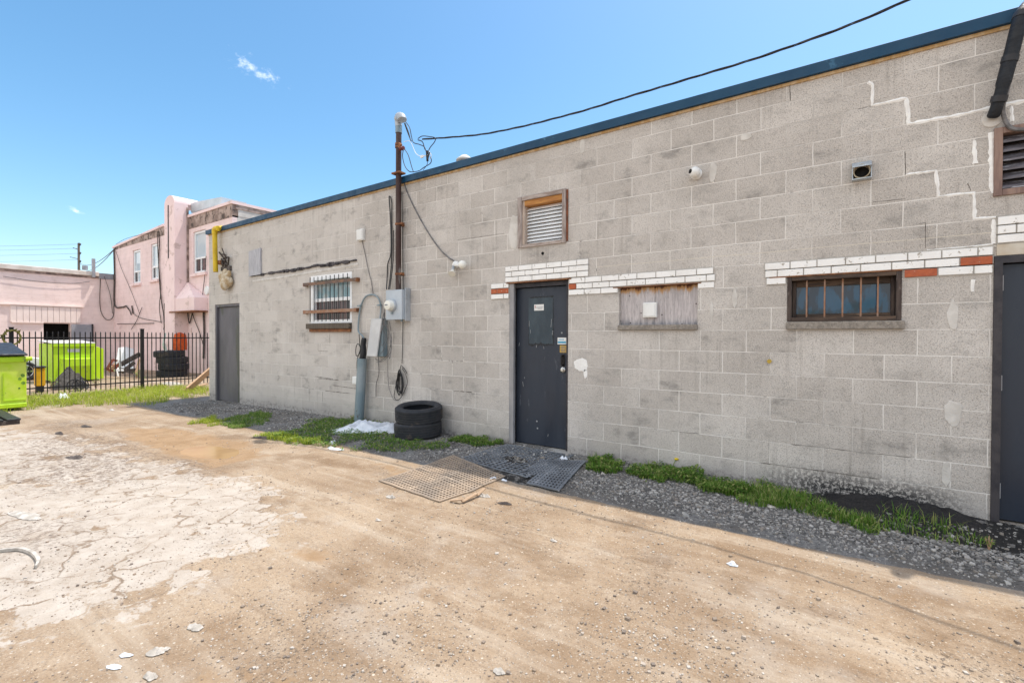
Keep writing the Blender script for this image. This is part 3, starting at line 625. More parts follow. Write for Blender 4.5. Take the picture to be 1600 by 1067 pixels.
# lintel bands of painted brick (each a course of bricks on a mortar bed)
def brick_band(x0, x1, z0, rows, pattern=None, red=()):
    bed = MB(); wb = MB(); rb = MB(); hgt = .0585; step = .0655
    for r in range(rows):
        z = z0+.006+r*step; a, b = (x0, x1) if not pattern else pattern[r]
        bed.box(a-.003, b+.003, -.006, -.0005, z-.006, z+hgt+.0075-(.002 if r < rows-1 else 0))
        x = a; k = 0
        while x < b-.01:
            L = .098 if (k == 0 and r % 2) else .198
            e = min(x+L, b)
            if b-e < .05: e = b
            isred = any(abs((x+e)/2-q[0]) < .1 and q[1] == r for q in red)
            j = rng.uniform(-.0012, .0012)
            (rb if isred else wb).box(x+.004, e-.004, -.014+j, -.0062, z+rng.uniform(0, .0015), z+hgt-rng.uniform(0, .002)); x = e; k += 1
    bed.build('lintel_joint', M['joint'], B); wb.build('white_brick_lintel', M['whitebrick'], B, bevel=.0025)
    if rb.v: rb.build('red_brick', M['redbrick'], B, bevel=.002)
brick_band(-3.425, -2.292, 2.0, 3)
brick_band(-3.645, -3.37, 1.8, 3, red=((-3.5, 1),))
brick_band(-2.538, -.98, 1.8, 3, pattern=[(-2.538, -1.945), (-2.538, -.975), (-2.53, -.99)], red=((-2.49, 1),))
MB().box(-1.13, -.985, -.0115, -.0005, 1.806, 1.860).build('white_brick_lintel', M['whitebrick'], B, bevel=.002)
brick_band(-.559, .908, 1.8, 3, pattern=[(-.545, -.39), (-.556, .908), (-.559, .908)], red=((.83, 1),))
brick_band(.41, .908, 1.8, 1, red=((.46, 0),))
brick_band(.925, 2.0, 2.01, 3)
MB().box(.925, 1.9, -.010, -.0005, 1.928, 2.008).build('door_lintel', mat('pale_lintel', (.60, .55, .47), (.5, .42, .32), .8, 0, 6, bump=.2), B)
MB().box(-3.40, -2.50, -.018, .05, 1.985, 1.999).build('lintel_plate', M['rust'], B)
MB().box(-2.0, -1.10, -.016, .05, 1.853, 1.862).build('lintel_plate', M['rust'], B)
MB().box(-.52, .40, -.016, .05, 1.862, 1.871).build('lintel_plate', M['rust'], B)

# caulked cracks
def ribbon(name, pts, w, mtl, parent=B, y=-.006, jit=.4):
    P = [W(*p) for p in pts]; fine = []
    for a, b in zip(P[:-1], P[1:]):
        k = max(1, int((b-a).length/.025)); fine += [a.lerp(b, i/k) for i in range(k)]
    fine.append(P[-1]); Lp = []; Rp = []
    for i, p in enumerate(fine):
        t = (fine[min(i+1, len(fine)-1)]-fine[max(i-1, 0)]).normalized(); nn = Vector((-t.z, 0, t.x))
        c = p+nn*rng.uniform(-.25, .25)*w*jit; s = w*.5*(1+rng.uniform(-jit, jit))
        Lp.append(c+nn*s); Rp.append(c-nn*s)
    mb = MB(); k = len(fine); vs = []
    for i in range(k): vs += [(Lp[i].x, -.0004, Lp[i].z), (fine[i].x, y, fine[i].z), (Rp[i].x, -.0004, Rp[i].z)]
    fs = []
    for i in range(k-1): fs += [(3*i, 3*i+1, 3*i+4, 3*i+3), (3*i+1, 3*i+2, 3*i+5, 3*i+4)]
    mb.add(vs, fs); ob = mb.build(name, mtl, parent, smooth=False); return ob
for pts, w in (([(1356, 129), (1363, 133), (1363, 165), (1416, 154), (1420, 194), (1490, 182), (1549, 169)], .026), ([(1571, 164), (1600, 158), (1640, 148)], .03), ([(1580, 166), (1582, 190)], .018),
               ([(1415, 273.5), (1462, 267), (1467, 307), (1522, 301.5), (1523, 342), (1556, 340)], .019), ([(1522, 220), (1524, 256)], .026), ([(1549, 207), (1550, 250), (1552, 302)], .032),
               ([(1448, 391), (1500, 387), (1551, 382)], .010), ([(1520, 437), (1519, 456)], .018), ([(1553, 343), (1553, 381)], .026)):
    ribbon('crack_repair', pts, w, M['caulk'])
M['gap'] = mat('dirty_crack_gap', (.10, .09, .08), (.2, .18, .16), .95, 0, 30, bump=0)
for pts, w in (([(1414, 237), (1415, 273)], .006), ([(1234, 133), (1235, 158)], .006), ([(1364, 316), (1415, 311)], .004), ([(1436, 350), (1446, 348), (1446, 388)], .004),
               ([(1512, 287), (1517, 298)], .004), ([(715, 375), (788, 365)], .004),
               ([(520, 602), (556, 607)], .008), ([(492, 588), (520, 592)], .008), ([(497, 536), (497, 548), (512, 549)], .006), ([(515, 522), (515, 536)], .005), ([(484, 607), (484, 626)], .007), ([(504, 612), (504, 628)], .006)):
    ribbon('open_crack', pts, w, M['gap'], y=-.0015)
def joint_gap(x0, x1, z, w):
    mb = MB(); k = max(3, int((x1-x0)/.03)); vs = []
    for i in range(k+1):
        x = x0+(x1-x0)*i/k; zz = z+.004*mnoise.noise((x*6, z*9, 2)); h = w*.5*(.35+1.1*abs(mnoise.noise((x*11, z*7, 6)))*2)*(0 if i in (0, k) else 1)
        vs += [(x, -.0012, zz-h), (x, -.0012, zz+h)]
    mb.add(vs, [(2*i, 2*i+2, 2*i+3, 2*i+1) for i in range(k)]); mb.build('open_crack', M['gap'], B)
M['gap'] = mat('dirty_joint_gap', (.10, .09, .08), (.2, .18, .16), .95, 0, 30, bump=0)
for x0, x1, z, w in ((-.35, .49, .4, .005), (-.6, .28, .2, .006), (-1.4, -1.1, .4, .005), (-4.3, -3.95, .6, .010), (-7.4, -6.8, .6, .010), (-7.2, -6.5, .4, .008)): joint_gap(x0, x1, z, w)
def wallblob(name, px, py, rx, rz, mtl, seed, y=-.004):
    c = W(px, py); pts = blob(c.x, c.z, rx, rz, 0, seed, 34); k = len(pts)
    mb = MB().add([(p[0], y, p[1]) for p in pts]+[(c.x+(p[0]-c.x)*1.06, -.0004, c.z+(p[1]-c.z)*1.06) for p in pts], [tuple(range(k))]+[(i, (i+1) % k, (i+1) % k+k, i+k) for i in range(k)])
    return mb.build(name, mtl, B)
wallblob('mortar_patch', 908, 570, .085, .065, M['caulk'], 4.2); wallblob('mortar_patch', 915, 584, .022, .05, M['caulk'], 9)
wallblob('mortar_patch', 803, 362, .075, .20, M['patch'], 1.7)
wallblob('mortar_patch', 1489, 645, .05, .09, M['patch'], 3.1); wallblob('mortar_patch', 1489, 493, .03, .10, M['patch'], 6.1); wallblob('mortar_patch', 1478, 740, .025, .09, M['patch'], 8.1)
wallblob('mortar_patch', 1114, 270, .03, .09, M['patch'], 5.5); wallblob('mortar_patch', 1166, 214, .05, .03, M['patch'], 7.5); wallblob('mortar_patch', 1148, 465, .022, .09, M['patch'], 2.2)
wallblob('mortar_patch', 1112, 487, .015, .09, M['patch'], 2.9); wallblob('mortar_patch', 910, 228, .03, .09, M['patch'], 12)
wallblob('wall_hole', 848, 396, .02, .018, M['dark'], 3, -.002); wallblob('rust_spot', 1202, 564.5, .018, .016, mat('ochre_bolt_head', (.5, .34, .05), (.3, .18, .03), .6, bump=.2), 5, -.012)

# dark broken ledge over the white window
mb = MB()
for i in range(60):
    t = i/60; px = 395+t*163; py = 431-t*24.5; c = W(px, py); hgt = .035*(.4+.9*abs(mnoise.noise((t*14, 3, 1)))*2); z = c.z+.03*mnoise.noise((t*9, 1, 5))
    if mnoise.noise((t*11, 7, 2)) < -.28: hgt *= .25
    mb.box(c.x-.04, c.x+.042, -.016-.012*rng.uniform(), -.0004, z-hgt, z+hgt*.6)
mb.build('torn_ledge', mat('tarry_ledge', (.03, .026, .03), (.10, .09, .095), .9, 0, 14), B)
ribbon('mortar_smear', [(395, 440), (440, 434), (470, 429), (500, 424), (560, 413)], .05, M['patch'], y=-.010)

# doors
def door(hole, z0, leafm, framem, recess, hinge_left, kind):
    x0, x1, _, z1 = hole
    fr = MB(); fw = .045
    fr.box(x0+.001, x0+fw, recess-.045, recess+.05, z0, z1-.001).box(x1-fw, x1-.001, recess-.045, recess+.05, z0, z1-.001).box(x0+fw, x1-fw, recess-.045, recess+.05, z1-.052, z1-.001)
    lf = MB().box(x0+fw+.006, x1-fw-.006, recess, recess+.044, z0+.012, z1-.058)
    d = lf.build('door', leafm, B, bevel=.003)
    fr.build('door_frame', framem, d)
    MB().box(x0+.002, x1-.002, recess+.051, recess+.07, z0, z1-.002).build('door_gap', M['dark'], d)
    for hz in (.22, 1.0, 1.72):
        xh = x0+fw+.003 if hinge_left else x1-fw-.003
        MB().tube([(xh, recess-.009, z0+hz-.055), (xh, recess-.009, z0+hz+.055)], .009, 8).build('hinge', M['iron'] if kind != 'navy' else M['framegrey'], d, smooth=True)
    return d
dd = door(H['door'], .01, M['doorblue'], M['framedark'], .085, True, 'slate'); dd['label'] = 'dark slate steel door with torn poster marks and stickers'
MB().box(-3.362, -3.30, -.001, .038, .0, 1.982).build('jamb_face', M['framegrey'], dd)
MB().box(-3.42, -2.5, -.10, .10, -.06, .012).build('threshold', mat('pale_threshold', (.44, .43, .41), (.34, .33, .31), .9, 0, 8, bump=.3), dd, bevel=.008)
def ondoor(px, py, Y): return W(px, py, Y)
yd = .085
c0 = W(826, 468, yd); c1 = W(865, 540, yd)
MB().box(c0.x, c1.x, yd-.0008, yd+.001, c1.z, c0.z+.02).build('poster_ghost', M['residue'], dd)
def torn(x0, z0, x1, z1, w, seed):                    # ragged strip of old glue between two points
    k = 26; vs = []
    for i in range(k+1):
        t = i/k; x, z = x0+(x1-x0)*t, z0+(z1-z0)*t; a = w*(.25+1.3*abs(mnoise.noise((t*9, seed, 1)))*2); b = w*(.25+1.3*abs(mnoise.noise((t*11, seed, 5)))*2)
        if abs(x1-x0) > abs(z1-z0): vs += [(x, yd-.0018, z-a), (x, yd-.0018, z+b)]
        else: vs += [(x-a, yd-.0018, z), (x+b, yd-.0018, z)]
    MB().add(vs, [(2*i, 2*i+2, 2*i+3, 2*i+1) for i in range(k)]).build('torn_poster_edge', M['tarblack'], dd)
torn(c0.x, c1.z+.01, c1.x, c1.z+.01, .016, 1.3); torn(c1.x-.006, c1.z+.02, c1.x-.006, c0.z, .006, 2.7); torn(c0.x+.004, c1.z+.02, c0.x+.004, c1.z+.3, .004, 4.1); torn(c0.x+.02, c0.z+.02, c1.x, c0.z+.022, .010, 6.2)

mb = MB()
for (px, py, l) in ((827, 506, .07), (829, 518, .05), (861, 505, .1), (863, 520, .05), (838, 541, .03), (850, 543, .03), (811, 538, .04), (818, 600, .06), (820, 590, .02), (802, 470, .05), (856, 680, .03)):
    c = W(px, py, yd); MB().bar((c.x, yd-.0026, c.z-l/2), (c.x+rng.uniform(-.012, .012), yd-.0026, c.z+l/2), .005, .001, 0, (0, 1, 0)).build('paint_scratch', M['scuff'], dd)
for (px, py) in ((878, 520), (839, 658), (840, 669)):
    c = W(px, py, yd); MB().box(c.x-.009, c.x+.009, yd-.004, yd-.0005, c.z-.009, c.z+.009).build('screw', M['scuff'], dd)
a = W(835, 476, yd); b2 = W(850, 485, yd)
sg = MB().box(a.x, b2.x, yd-.005, yd-.0026, b2.z, a.z).build('sign', M['whiteplastic'], dd)
MB().box(a.x+.02, b2.x-.012, yd-.0058, yd-.0051, (a.z+b2.z)/2-.002, (a.z+b2.z)/2+.004).box(a.x+.05, b2.x-.02, yd-.0058, yd-.0051, (a.z+b2.z)/2-.016, (a.z+b2.z)/2-.011).build('print', M['ink'], sg)
MB().box(a.x+.012, a.x+.019, yd-.0062, yd-.0051, (a.z+b2.z)/2-.006, (a.z+b2.z)/2+.024).build('print', M['inkred'], sg)
a = W(871.5, 527.5, yd); b2 = W(885, 538, yd)
sg = MB().box(a.x, b2.x, yd-.004, yd-.0026, b2.z, a.z).build('sticker', M['whiteplastic'], dd)
MB().box(a.x+.004, b2.x-.004, yd-.0048, yd-.0041, b2.z+.012, (a.z+b2.z)/2-.004).build('print', M['stickerblue'], sg)
MB().box(a.x+.012, b2.x-.03, yd-.0048, yd-.0041, (a.z+b2.z)/2+.012, (a.z+b2.z)/2+.022).build('print', M['stickerblue'], sg)
a = W(875, 539.5, yd); b2 = W(887, 551, yd)
sg = MB().box(a.x, b2.x, yd-.004, yd-.0026, b2.z, a.z).build('sticker', M['stickeryellow'], dd)
mbp = MB()
for k in range(4): mbp.box(a.x+.014, b2.x-.03+.006*(k % 2), yd-.0046, yd-.0041, a.z-.02-.018*k, a.z-.012-.018*k)
mbp.build('print', M['ink'], sg)
hn = W(880, 563, yd); k = MB()
k.tube([(hn.x, yd, hn.z+.055), (hn.x, yd-.04, hn.z+.05), (hn.x, yd-.045, hn.z-.05), (hn.x, yd, hn.z-.055)], .011, 8).box(hn.x-.022, hn.x+.022, yd-.004, yd, hn.z-.07, hn.z+.07)
k.build('handle', M['iron'], dd, smooth=True)
lk = W(880, 578, yd); rot = Matrix.Translation((lk.x, yd, lk.z)) @ Matrix.Rotation(R(90), 4, 'X')
MB().lathe([(.036, 0), (.036, .008), (.028, .016), (.018, .018), (.016, .03), (.001, .031)], 20, 0, rot).build('lock', M['chrome'], dd, smooth=True)

ld = door(H['ldoor'], -.085, M['doorgrey'], M['doorgrey'], .06, False, 'grey'); ld['label'] = 'plain grey steel door at the far end'
hn = W(340, 553, .06); k = MB()
k.lathe([(.028, 0), (.028, .008), (.012, .012), (.012, .05), (.001, .051)], 16, 0, Matrix.Translation((hn.x, .06, hn.z)) @ Matrix.Rotation(R(90), 4, 'X'))
k.tube([(hn.x, .012, hn.z), (hn.x-.03, .008, hn.z+.05), (hn.x-.05, .01, hn.z+.06)], .011, 8); k.build('handle', M['chrome'], ld, smooth=True)
rd = door(H['rdoor'], .012, M['doornavy'], M['framedark'], .03, True, 'navy'); rd['label'] = 'navy steel door at the right edge'
MB().box(.93, 1.86, .0, .1, -.06, .012).build('threshold', M['conc'], rd)

# boarded opening
mb = MB(); x0, x1, z0, z1 = H['board']; x = x0+.002
for w in (.37, .10, .33):
    e = min(x+w, x1-.002); mb.box(x, e-.002, .045+rng.uniform(-.003, .003), .065, z0+.001, z1-.001); x = e
mb.box(x, x1-.002, .045, .065, z0+.001, z1-.001) if x < x1-.01 else None
def board_material():
    m, nt, b = nmat('grey_weathered_plywood'); n = N(nt); p = n.pos(); s = n.new('ShaderNodeSeparateXYZ'); n.set(s.inputs[0], p)
    v = n.mapv(p, sc=(10, 1, .7)); g1 = n.noise(v, 8, 6, .65)
    c = n.mix(n.ss(g1, .35, .65), (.58, .535, .53, 1), (.40, .365, .365, 1)); c = n.mix(n.ss(n.noise(v, 22, 4, .7), .55, .7), c, (.13, .115, .115, 1))
    t = n.math('ADD', s.outputs[2], n.math('MULTIPLY', n.noise(n.mapv(p, sc=(7, 1, 1)), 3, 6, .7), .26))
    c = n.mix(n.ss(t, 1.915, 1.965), c, (.50, .28, .12, 1)); c = n.mix(n.ss(t, 1.965, 1.99), c, (.13, .05, .03, 1))
    c = n.mix(n.ss(t, 1.55, 1.66, .8, 0), c, (.10, .11, .13, 1))
    kn = n.vor(p, 9); c = n.mix(n.ss(kn, .05, .09, 1, 0), c, (.07, .055, .055, 1))
    n.set(b.inputs['Base Color'], c); b.inputs['Roughness'].default_value = .9; n.set(b.inputs['Normal'], n.bump(g1, .5, .008)); return m
bw = mb.build('boarded_window', board_material(), B); bw['label'] = 'window boarded with grey weathered plywood'
MB().box(x0-.002, x1+.004, -.035, .12, 1.405, 1.4595).build('sill', M['conc'], bw, bevel=.006)

# barred window with old timber frame
x0, x1, z0, z1 = H['bars']; 
frm = emptypart('barred_window', B, (x0, 0, z0), 'small timber window with five rusty vertical bars')
boxes('stile', [(x0+.001, x0+.034, -.012, .10, z0+.001, z1-.001), (x1-.034, x1-.001, -.012, .10, z0+.001, z1-.001)], M['darkwood'], frm)
boxes('rail', [(x0+.034, x1-.034, -.010, .10, z1-.034, z1-.001), (x0+.034, x1-.034, -.014, .10, z0+.001, z0+.036)], M['darkwoodh'], frm)
xa, xb, za, zb = x0+.036, x1-.036, z0+.038, z1-.036
boxes('sash_stile', [(xa, xa+.028, .075, .115, za, zb), (xb-.028, xb, .075, .115, za, zb)], M['darkwood'], frm)
boxes('sash_rail', [(xa+.028, xb-.028, .077, .113, za, za+.03), (xa+.028, xb-.028, .077, .113, zb-.05, zb)], M['darkwoodh'], frm)
MB().box(xa+.028, xb-.028, .095, .099, za+.03, zb-.05).build('pane', M['paneblue'], frm)
for i in range(5):
    xx = W((1260.5, 1288.5, 1316.5, 1345, 1371.5)[i], 465, .035).x; MB().box(xx-.0058, xx+.0058, .03, .04, z0+.030, z1-.03).build('bar', M['rustpale'], frm)
MB().box(x0-.006, x1+.02, -.035, .12, 1.403, 1.4705).build('sill', M['conc'], frm, bevel=.006)

# white vinyl sash window behind a grille
x0, x1, z0, z1 = H['white']; y0 = .05
fr = MB(); fr.box(x0+.001, x0+.10, -.006, .09, z0+.001, z1-.001).box(x1-.05, x1-.001, -.006, .09, z0+.001, z1-.001).box(x0+.10, x1-.05, -.005, .09, z1-.085, z1-.001).box(x0+.10, x1-.05, -.005, .09, z0+.001, z0+.06)
ww = fr.build('sash_window', M['whitevinyl'], B, bevel=.004); ww['label'] = 'white vinyl sash window behind a black grille'
zm = z0+.40
MB().box(x0+.10, x1-.05, .02, .085, zm-.03, zm+.03).build('meeting_rail', M['whitevinyl'], ww, bevel=.004)
MB().box(x0+.10, x1-.05, .055, .059, zm+.03, z1-.085).build('pane', M['panepale'], ww); MB().box(x0+.10, x1-.05, .045, .049, z0+.06, zm-.03).build('pane', M['curtain'], ww)
for i in range(10):
    xx = x0+.06+i*(x1-x0-.10)/9; MB().tube([(xx, -.055, z0+.03), (xx, -.055, z1-.03)], .0065, 6).build('grille_bar', M['iron'], ww)
for zz, mm in ((z0+.20, M['rustpale']), (z0+.68, mat('dark_rusty_flat', (.14, .10, .085), (.24, .14, .09), .8, 0, 6, spot=(.35, .16, .06), sscale=7))):
    MB().box(x0-.13, x1+.19, -.068, -.0625, zz-.026, zz+.026).build('grille_rail', mm, ww)
    for xx in (x0-.115, x1+.165): MB().box(xx-.035, xx+.035, -.062, -.0005, zz-.03, zz+.03).build('bracket', M['rust'], ww)
MB().box(x0-.07, x1+.0, -.06, .1, 1.452, 1.543).build('sill', M['mossysill'], ww, bevel=.006)
MB().box(x0+.0, x1-.01, -.035, -.001, 1.40, 1.4495).build('rusty_angle', M['rust'], ww)

# louvred vents
x0, x1, z0, z1 = H['louv']; 
lv = emptypart('louvred_vent', B, (x0, 0, z0), 'square wooden vent frame with white louvre slats')
boxes('stile', [(x0-.028, x0+.03, -.022, .10, z0-.02, z1+.026), (x1-.022, x1+.028, -.022, .10, z0-.02, z1+.026)], M['oldwood'], lv)
boxes('rail', [(x0+.03, x1-.022, -.020, .10, z1-.022, z1+.026), (x0+.03, x1-.022, -.020, .10, z0-.02, z0+.02)], M['oldwoodh'], lv)
MB().box(x1+.0285, x1+.05, -.012, -.0005, z0+.0, z1+.012).build('stained_edge', mat('red_brown_edge', (.22, .07, .03), (.12, .05, .03), .8, 0, 14, bump=.4), lv)
MB().box(x0+.03, x0+.06, .0, .099, z0+.02, z1-.023).build('lining', M['palewood'], lv); MB().box(x0+.06, x1-.023, .0, .1, z1-.085, z1-.023).build('lining', M['orangewood'], lv)
mb = MB(); nsl = 11; H2 = (z1-.088)-(z0+.022)
for i in range(nsl):
    z = z0+.022+i*H2/nsl; mb.add([(x0+.061, .055, z), (x1-.024, .055, z), (x1-.024, .092, z+H2/nsl*.96), (x0+.061, .092, z+H2/nsl*.96), (x0+.061, .058, z-.004), (x1-.024, .058, z-.004), (x1-.024, .096, z+H2/nsl*.93), (x0+.061, .096, z+H2/nsl*.93)],
        [(0,1,2,3),(4,7,6,5),(0,4,5,1),(2,6,7,3),(0,3,7,4),(1,5,6,2)])
mb.build('slats', M['whitevinyl'], lv)
x0, x1, z0, z1 = H['louv2']; 
lw = emptypart('louvred_vent', B, (x0, 0, z0), 'brown wooden louvred vent at the right edge'); bpw = mat('brown_painted_wood', (.30, .20, .16), (.20, .13, .11), .75, 0, 5, (5, 5, .6), .3)
boxes('stile', [(x0, x0+.045, -.018, .10, z0-.03, z1+.02), (x1-.045, x1, -.018, .10, z0-.03, z1+.02)], bpw, lw)
boxes('rail', [(x0+.045, x1-.045, -.016, .10, z1-.025, z1+.02), (x0+.045, x1-.045, -.016, .10, z0-.03, z0+.015)], bpw, lw)
mb = MB(); nsl = 6; H2 = z1-z0-.045
for i in range(nsl):
    z = z0+.02+i*H2/nsl; t = .014
    mb.add([(x0+.046, .0, z), (x1-.046, .0, z), (x1-.046, .07, z+H2/nsl*.95), (x0+.046, .07, z+H2/nsl*.95), (x0+.046, .0, z+t), (x1-.046, .0, z+t), (x1-.046, .07, z+H2/nsl*.95+t), (x0+.046, .07, z+H2/nsl*.95+t)],
        [(0,3,2,1),(4,5,6,7),(0,1,5,4),(2,3,7,6),(0,4,7,3),(1,2,6,5)])
mb.build('slats', mat('peeling_slats', (.16, .15, .17), (.07, .06, .065), .6, 0, 7, (.7, 5, 5), .3, spot=(.42, .42, .45), sscale=9, sth=.58), lw)
MB().box(x0+.05, x1-.05, .14, .15, z0+.02, z1-.02).build('backing', M['dark'], lw)

# ------------------------------------------------------------------ things on the wall
mx = -5.262
ms = thing('service_mast', 'brown electrical service mast with weatherhead rising above the roof', 'service mast', (mx, -.10, 2.0))
MB().tube([(mx, -.10, 2.005), (mx, -.10, 3.2), (mx+.004, -.10, 4.32)], .040, 16).build('pole', M['mast'], ms, smooth=True)
MB().tube([(mx+.004, -.10, 4.26), (mx+.004, -.10, 4.37)], .048, 16).build('coupling', M['galvdark'], ms, smooth=True)
wh = MB(); wh.tube(smooth_pts([(mx+.004, -.10, 4.36), (mx+.006, -.11, 4.43), (mx+.05, -.13, 4.47), (mx+.12, -.15, 4.43), (mx+.14, -.155, 4.385)], 4), [.05]*5+[.062]*6+[.066]*5+[.05], 14); wh.build('weatherhead', M['galv'], ms, smooth=True)
for z, kind in ((4.10, 1), (4.06, 1), (3.68, 2), (2.95, 0), (2.23, 0)):
    c = MB().tube([(mx, -.10, z-.014), (mx, -.10, z+.014)], .049, 14)
    if kind == 0: c.box(mx+.035, mx+.10, -.125, -.075, z-.014, z+.014).box(mx-.02, mx+.02, -.055, .0, z-.014, z+.014)
    if kind == 1: c.bar((mx+.03, -.12, z), (mx+.10, -.14, z-.05), .03, .03)
    if kind == 2: c.box(mx-.085, mx+.085, -.16, -.04, z-.01, z+.012)
    c.build('clamp', M['rust'], ms)
ins = MB().lathe([(.012, -.04), (.03, -.035), (.018, -.01), (.03, .0), (.018, .012), (.03, .035), (.012, .04)], 12, 0, Matrix.Translation((mx+.12, -.145, 4.0)) @ Matrix.Rotation(R(90), 4, 'Y'))
ins.build('insulator', mat('brown_porcelain', (.16, .03, .02), None, .25), ms, smooth=True)
wires = MB()
def wl(pts, r=.006, Y=-.16, n=5, dst=None): (dst if dst is not None else wires).tube(smooth_pts([W(x, y, Y) if len(t) == 2 else W(x, y, t[2]) for t in pts for x, y in [t[:2]]], n), r, 6)
wl([(634, 191), (640, 200), (643, 214), (646, 223), (655, 226), (663, 230), (666, 238)]); wl([(633, 193), (638, 206), (641, 217), (643, 221)]); wl([(632, 193), (637, 207), (642, 220)], .008)
wl([(653, 217), (660, 213), (672, 214), (680, 216), (679, 222), (672, 231), (668, 240)]); wl([(653, 219), (660, 222), (664, 234)], .007)
wl([(632, 233), (638, 243), (643, 260), (646, 269)]); wl([(630, 235), (629, 245), (632, 258), (637, 266), (643, 269), (655, 267), (662, 262), (672, 256), (674, 250), (672, 245)])
wl([(668, 252), (667, 258), (661, 266)], .004)
wires.build('wire', M['blackcable'], ms, smooth=True)
sw = MB(); wl([(631, 222), (641, 221.5), (650, 240), (660, 246)], .004, dst=sw); wl([(659, 245), (663, 244), (672, 242)], .007, dst=sw); wl([(670, 236), (674, 243), (671, 250)], .004, dst=sw); sw.build('tape_tie', M['whiteplastic'], ms)
MB().tube([W(667, 236, -.16), W(668, 252, -.16)], .016, 8).tube([W(671, 238, -.17), W(668, 250, -.17)], .010, 8).build('splice', M['blackcable'], ms, smooth=True)
MB().box(W(658, 0, -.16).x, W(662, 0, -.16).x, -.17, -.155, W(660, 247, -.16).z, W(660, 243, -.16).z).build('wire_label', M['whiteplastic'], ms)

# overhead triplex cable
oc = MB(); key = smooth_pts([W(660, 218, -.15), W(760, 209, -.15), W(880, 182, -.16), W(1000, 146, -.20), W(1210, 82, -.26), W(1420, 0, -.33), W(1420, 0, -.33)+(W(1420, 0, -.33)-W(1210, 82, -.26))*1.2+Vector((0, -.1, .08)), Vector((7.5, -1.7, 5.6)), Vector((19, -5.6, 8.4))], 28)
acc = 0; strands = [[], [], []]
for i, p in enumerate(key):
    if i: acc += (p-key[i-1]).length
    t = (key[min(i+1, len(key)-1)]-key[max(i-1, 0)]).normalized(); u = Vector((0, 0, 1)); u = (u-t*u.dot(t)).normalized(); v = t.cross(u)
    for k in range(3): a = acc*2*math.pi/.75+k*2.094; strands[k].append(p+(u*math.cos(a)+v*math.sin(a))*.0065)
for k in range(3): oc.tube(strands[k], (.0058, .0058, .004)[k], 6)
tag(oc.build('overhead_cable', M['blackcable'], smooth=True), 'twisted black overhead cable sloping up from the mast over the roof edge', 'cable')

# meter
d = .155; a = W(603.5, 455, -d); b2 = W(627.5, 499, -d)
me_ = thing('electricity_meter', 'grey electricity meter box with round glass dial below the mast', 'meter', ((a.x+b2.x)/2, -d/2, b2.z))
mxa, mxb, mza, mzb = a.x, b2.x, b2.z, W(615, 453.5, -d).z
mm_ = MB().box(mxa, mxb, -d, -.01, mza, mzb); mm_.build('box', M['meter'], me_, bevel=.008, seg=2)
MB().box(mxa-.006, mxb+.006, -d-.004, -d+.02, mza-.004, mzb+.004).build('cover', M['meter'], me_, bevel=.006)
MB().box(mxb+.001, mxb+.02, -.10, -.001, mza-.02, mzb+.03).build('side_trough', M['galv'], me_, bevel=.004)
mc_ = W(612.5, 477.5, -d); rot = Matrix.Translation((mc_.x+.01, -d-.004, mc_.z)) @ Matrix.Rotation(R(90), 4, 'X')
MB().lathe([(.092, 0), (.092, .02), (.082, .03), (.001, .031)], 28, 0, rot).build('dial_ring', M['galv'], me_, smooth=True)
MB().lathe([(.078, .03), (.076, .07), (.066, .095), (.03, .104), (.001, .105)], 28, 0, rot).build('dial', M['bulb'], me_, smooth=True)
MB().box(mc_.x-.03, mc_.x+.03, -d-.111, -d-.108, mc_.z-.004, mc_.z+.012).build('readout', M['ink'], me_)
MB().box(mc_.x-.01, mc_.x+.03, -d-.018, -d-.004, mc_.z-.125, mc_.z-.098).build('seal', M['galvdark'], me_)
MB().tube([(mxb-.06, -.10, mza-.03), (mxb-.06, -.10, mza+.01)], .02, 10).build('conduit_stub', M['galvdark'], me_, smooth=True)

# telephone box with hanging cover
tb = thing('telephone_box', 'open grey telephone box with a slanted white cover and hanging wires', 'utility box', (-5.75, -.08, 1.05))
a = W(591, 498, -.02); b2 = W(604, 557, -.02)
MB().box(a.x, b2.x, -.10, -.001, b2.z, a.z).build('box', M['galvdark'], tb, bevel=.006)
cv = [W(580, 498, -.16), W(596, 498, -.13), W(588, 557, -.15), W(572.5, 556.5, -.19)]
mb = MB(); off = Vector((.004, .022, 0)); mb.add(cv+[c+off for c in cv], [(0,1,2,3),(7,6,5,4),(0,4,5,1),(1,5,6,2),(2,6,7,3),(3,7,4,0)]); mb.build('cover', mat('dusty_white_metal', (.66, .66, .66), (.56, .56, .56), .5, .1, 3), tb, bevel=.004)
mb = MB()
def loop(dst, pts, r, Y, n=6): dst.tube(smooth_pts([W(t[0], t[1], t[2] if len(t) > 2 else Y) for t in pts], n), r, 6)
loop(mb, [(595, 505), (604, 510), (611, 530), (606, 552), (594, 564), (586, 560)], .005, -.12); loop(mb, [(598, 500), (607, 520), (600, 545), (593, 553)], .004, -.12)
loop(mb, [(609, 502), (612, 535), (609, 560), (607, 550)], .004, -.13); loop(mb, [(597, 512), (603, 527), (597, 540), (594, 530)], .004, -.13); loop(mb, [(603, 500), (611, 545), (600, 563), (588, 566)], .004, -.11)
loop(mb, [(591, 557), (592, 583), (588, 600), (587.5, 620)], .006, -.03); loop(mb, [(608, 503), (606, 555), (607, 600), (614, 622), (619, 626)], .004, -.04)
loop(mb, [(605, 460), (602, 480), (598, 497)], .006, -.14); loop(mb, [(601, 488), (600, 505), (595, 520)], .007, -.12)
mb.build('hanging_wires', M['greycable'], tb, smooth=True)

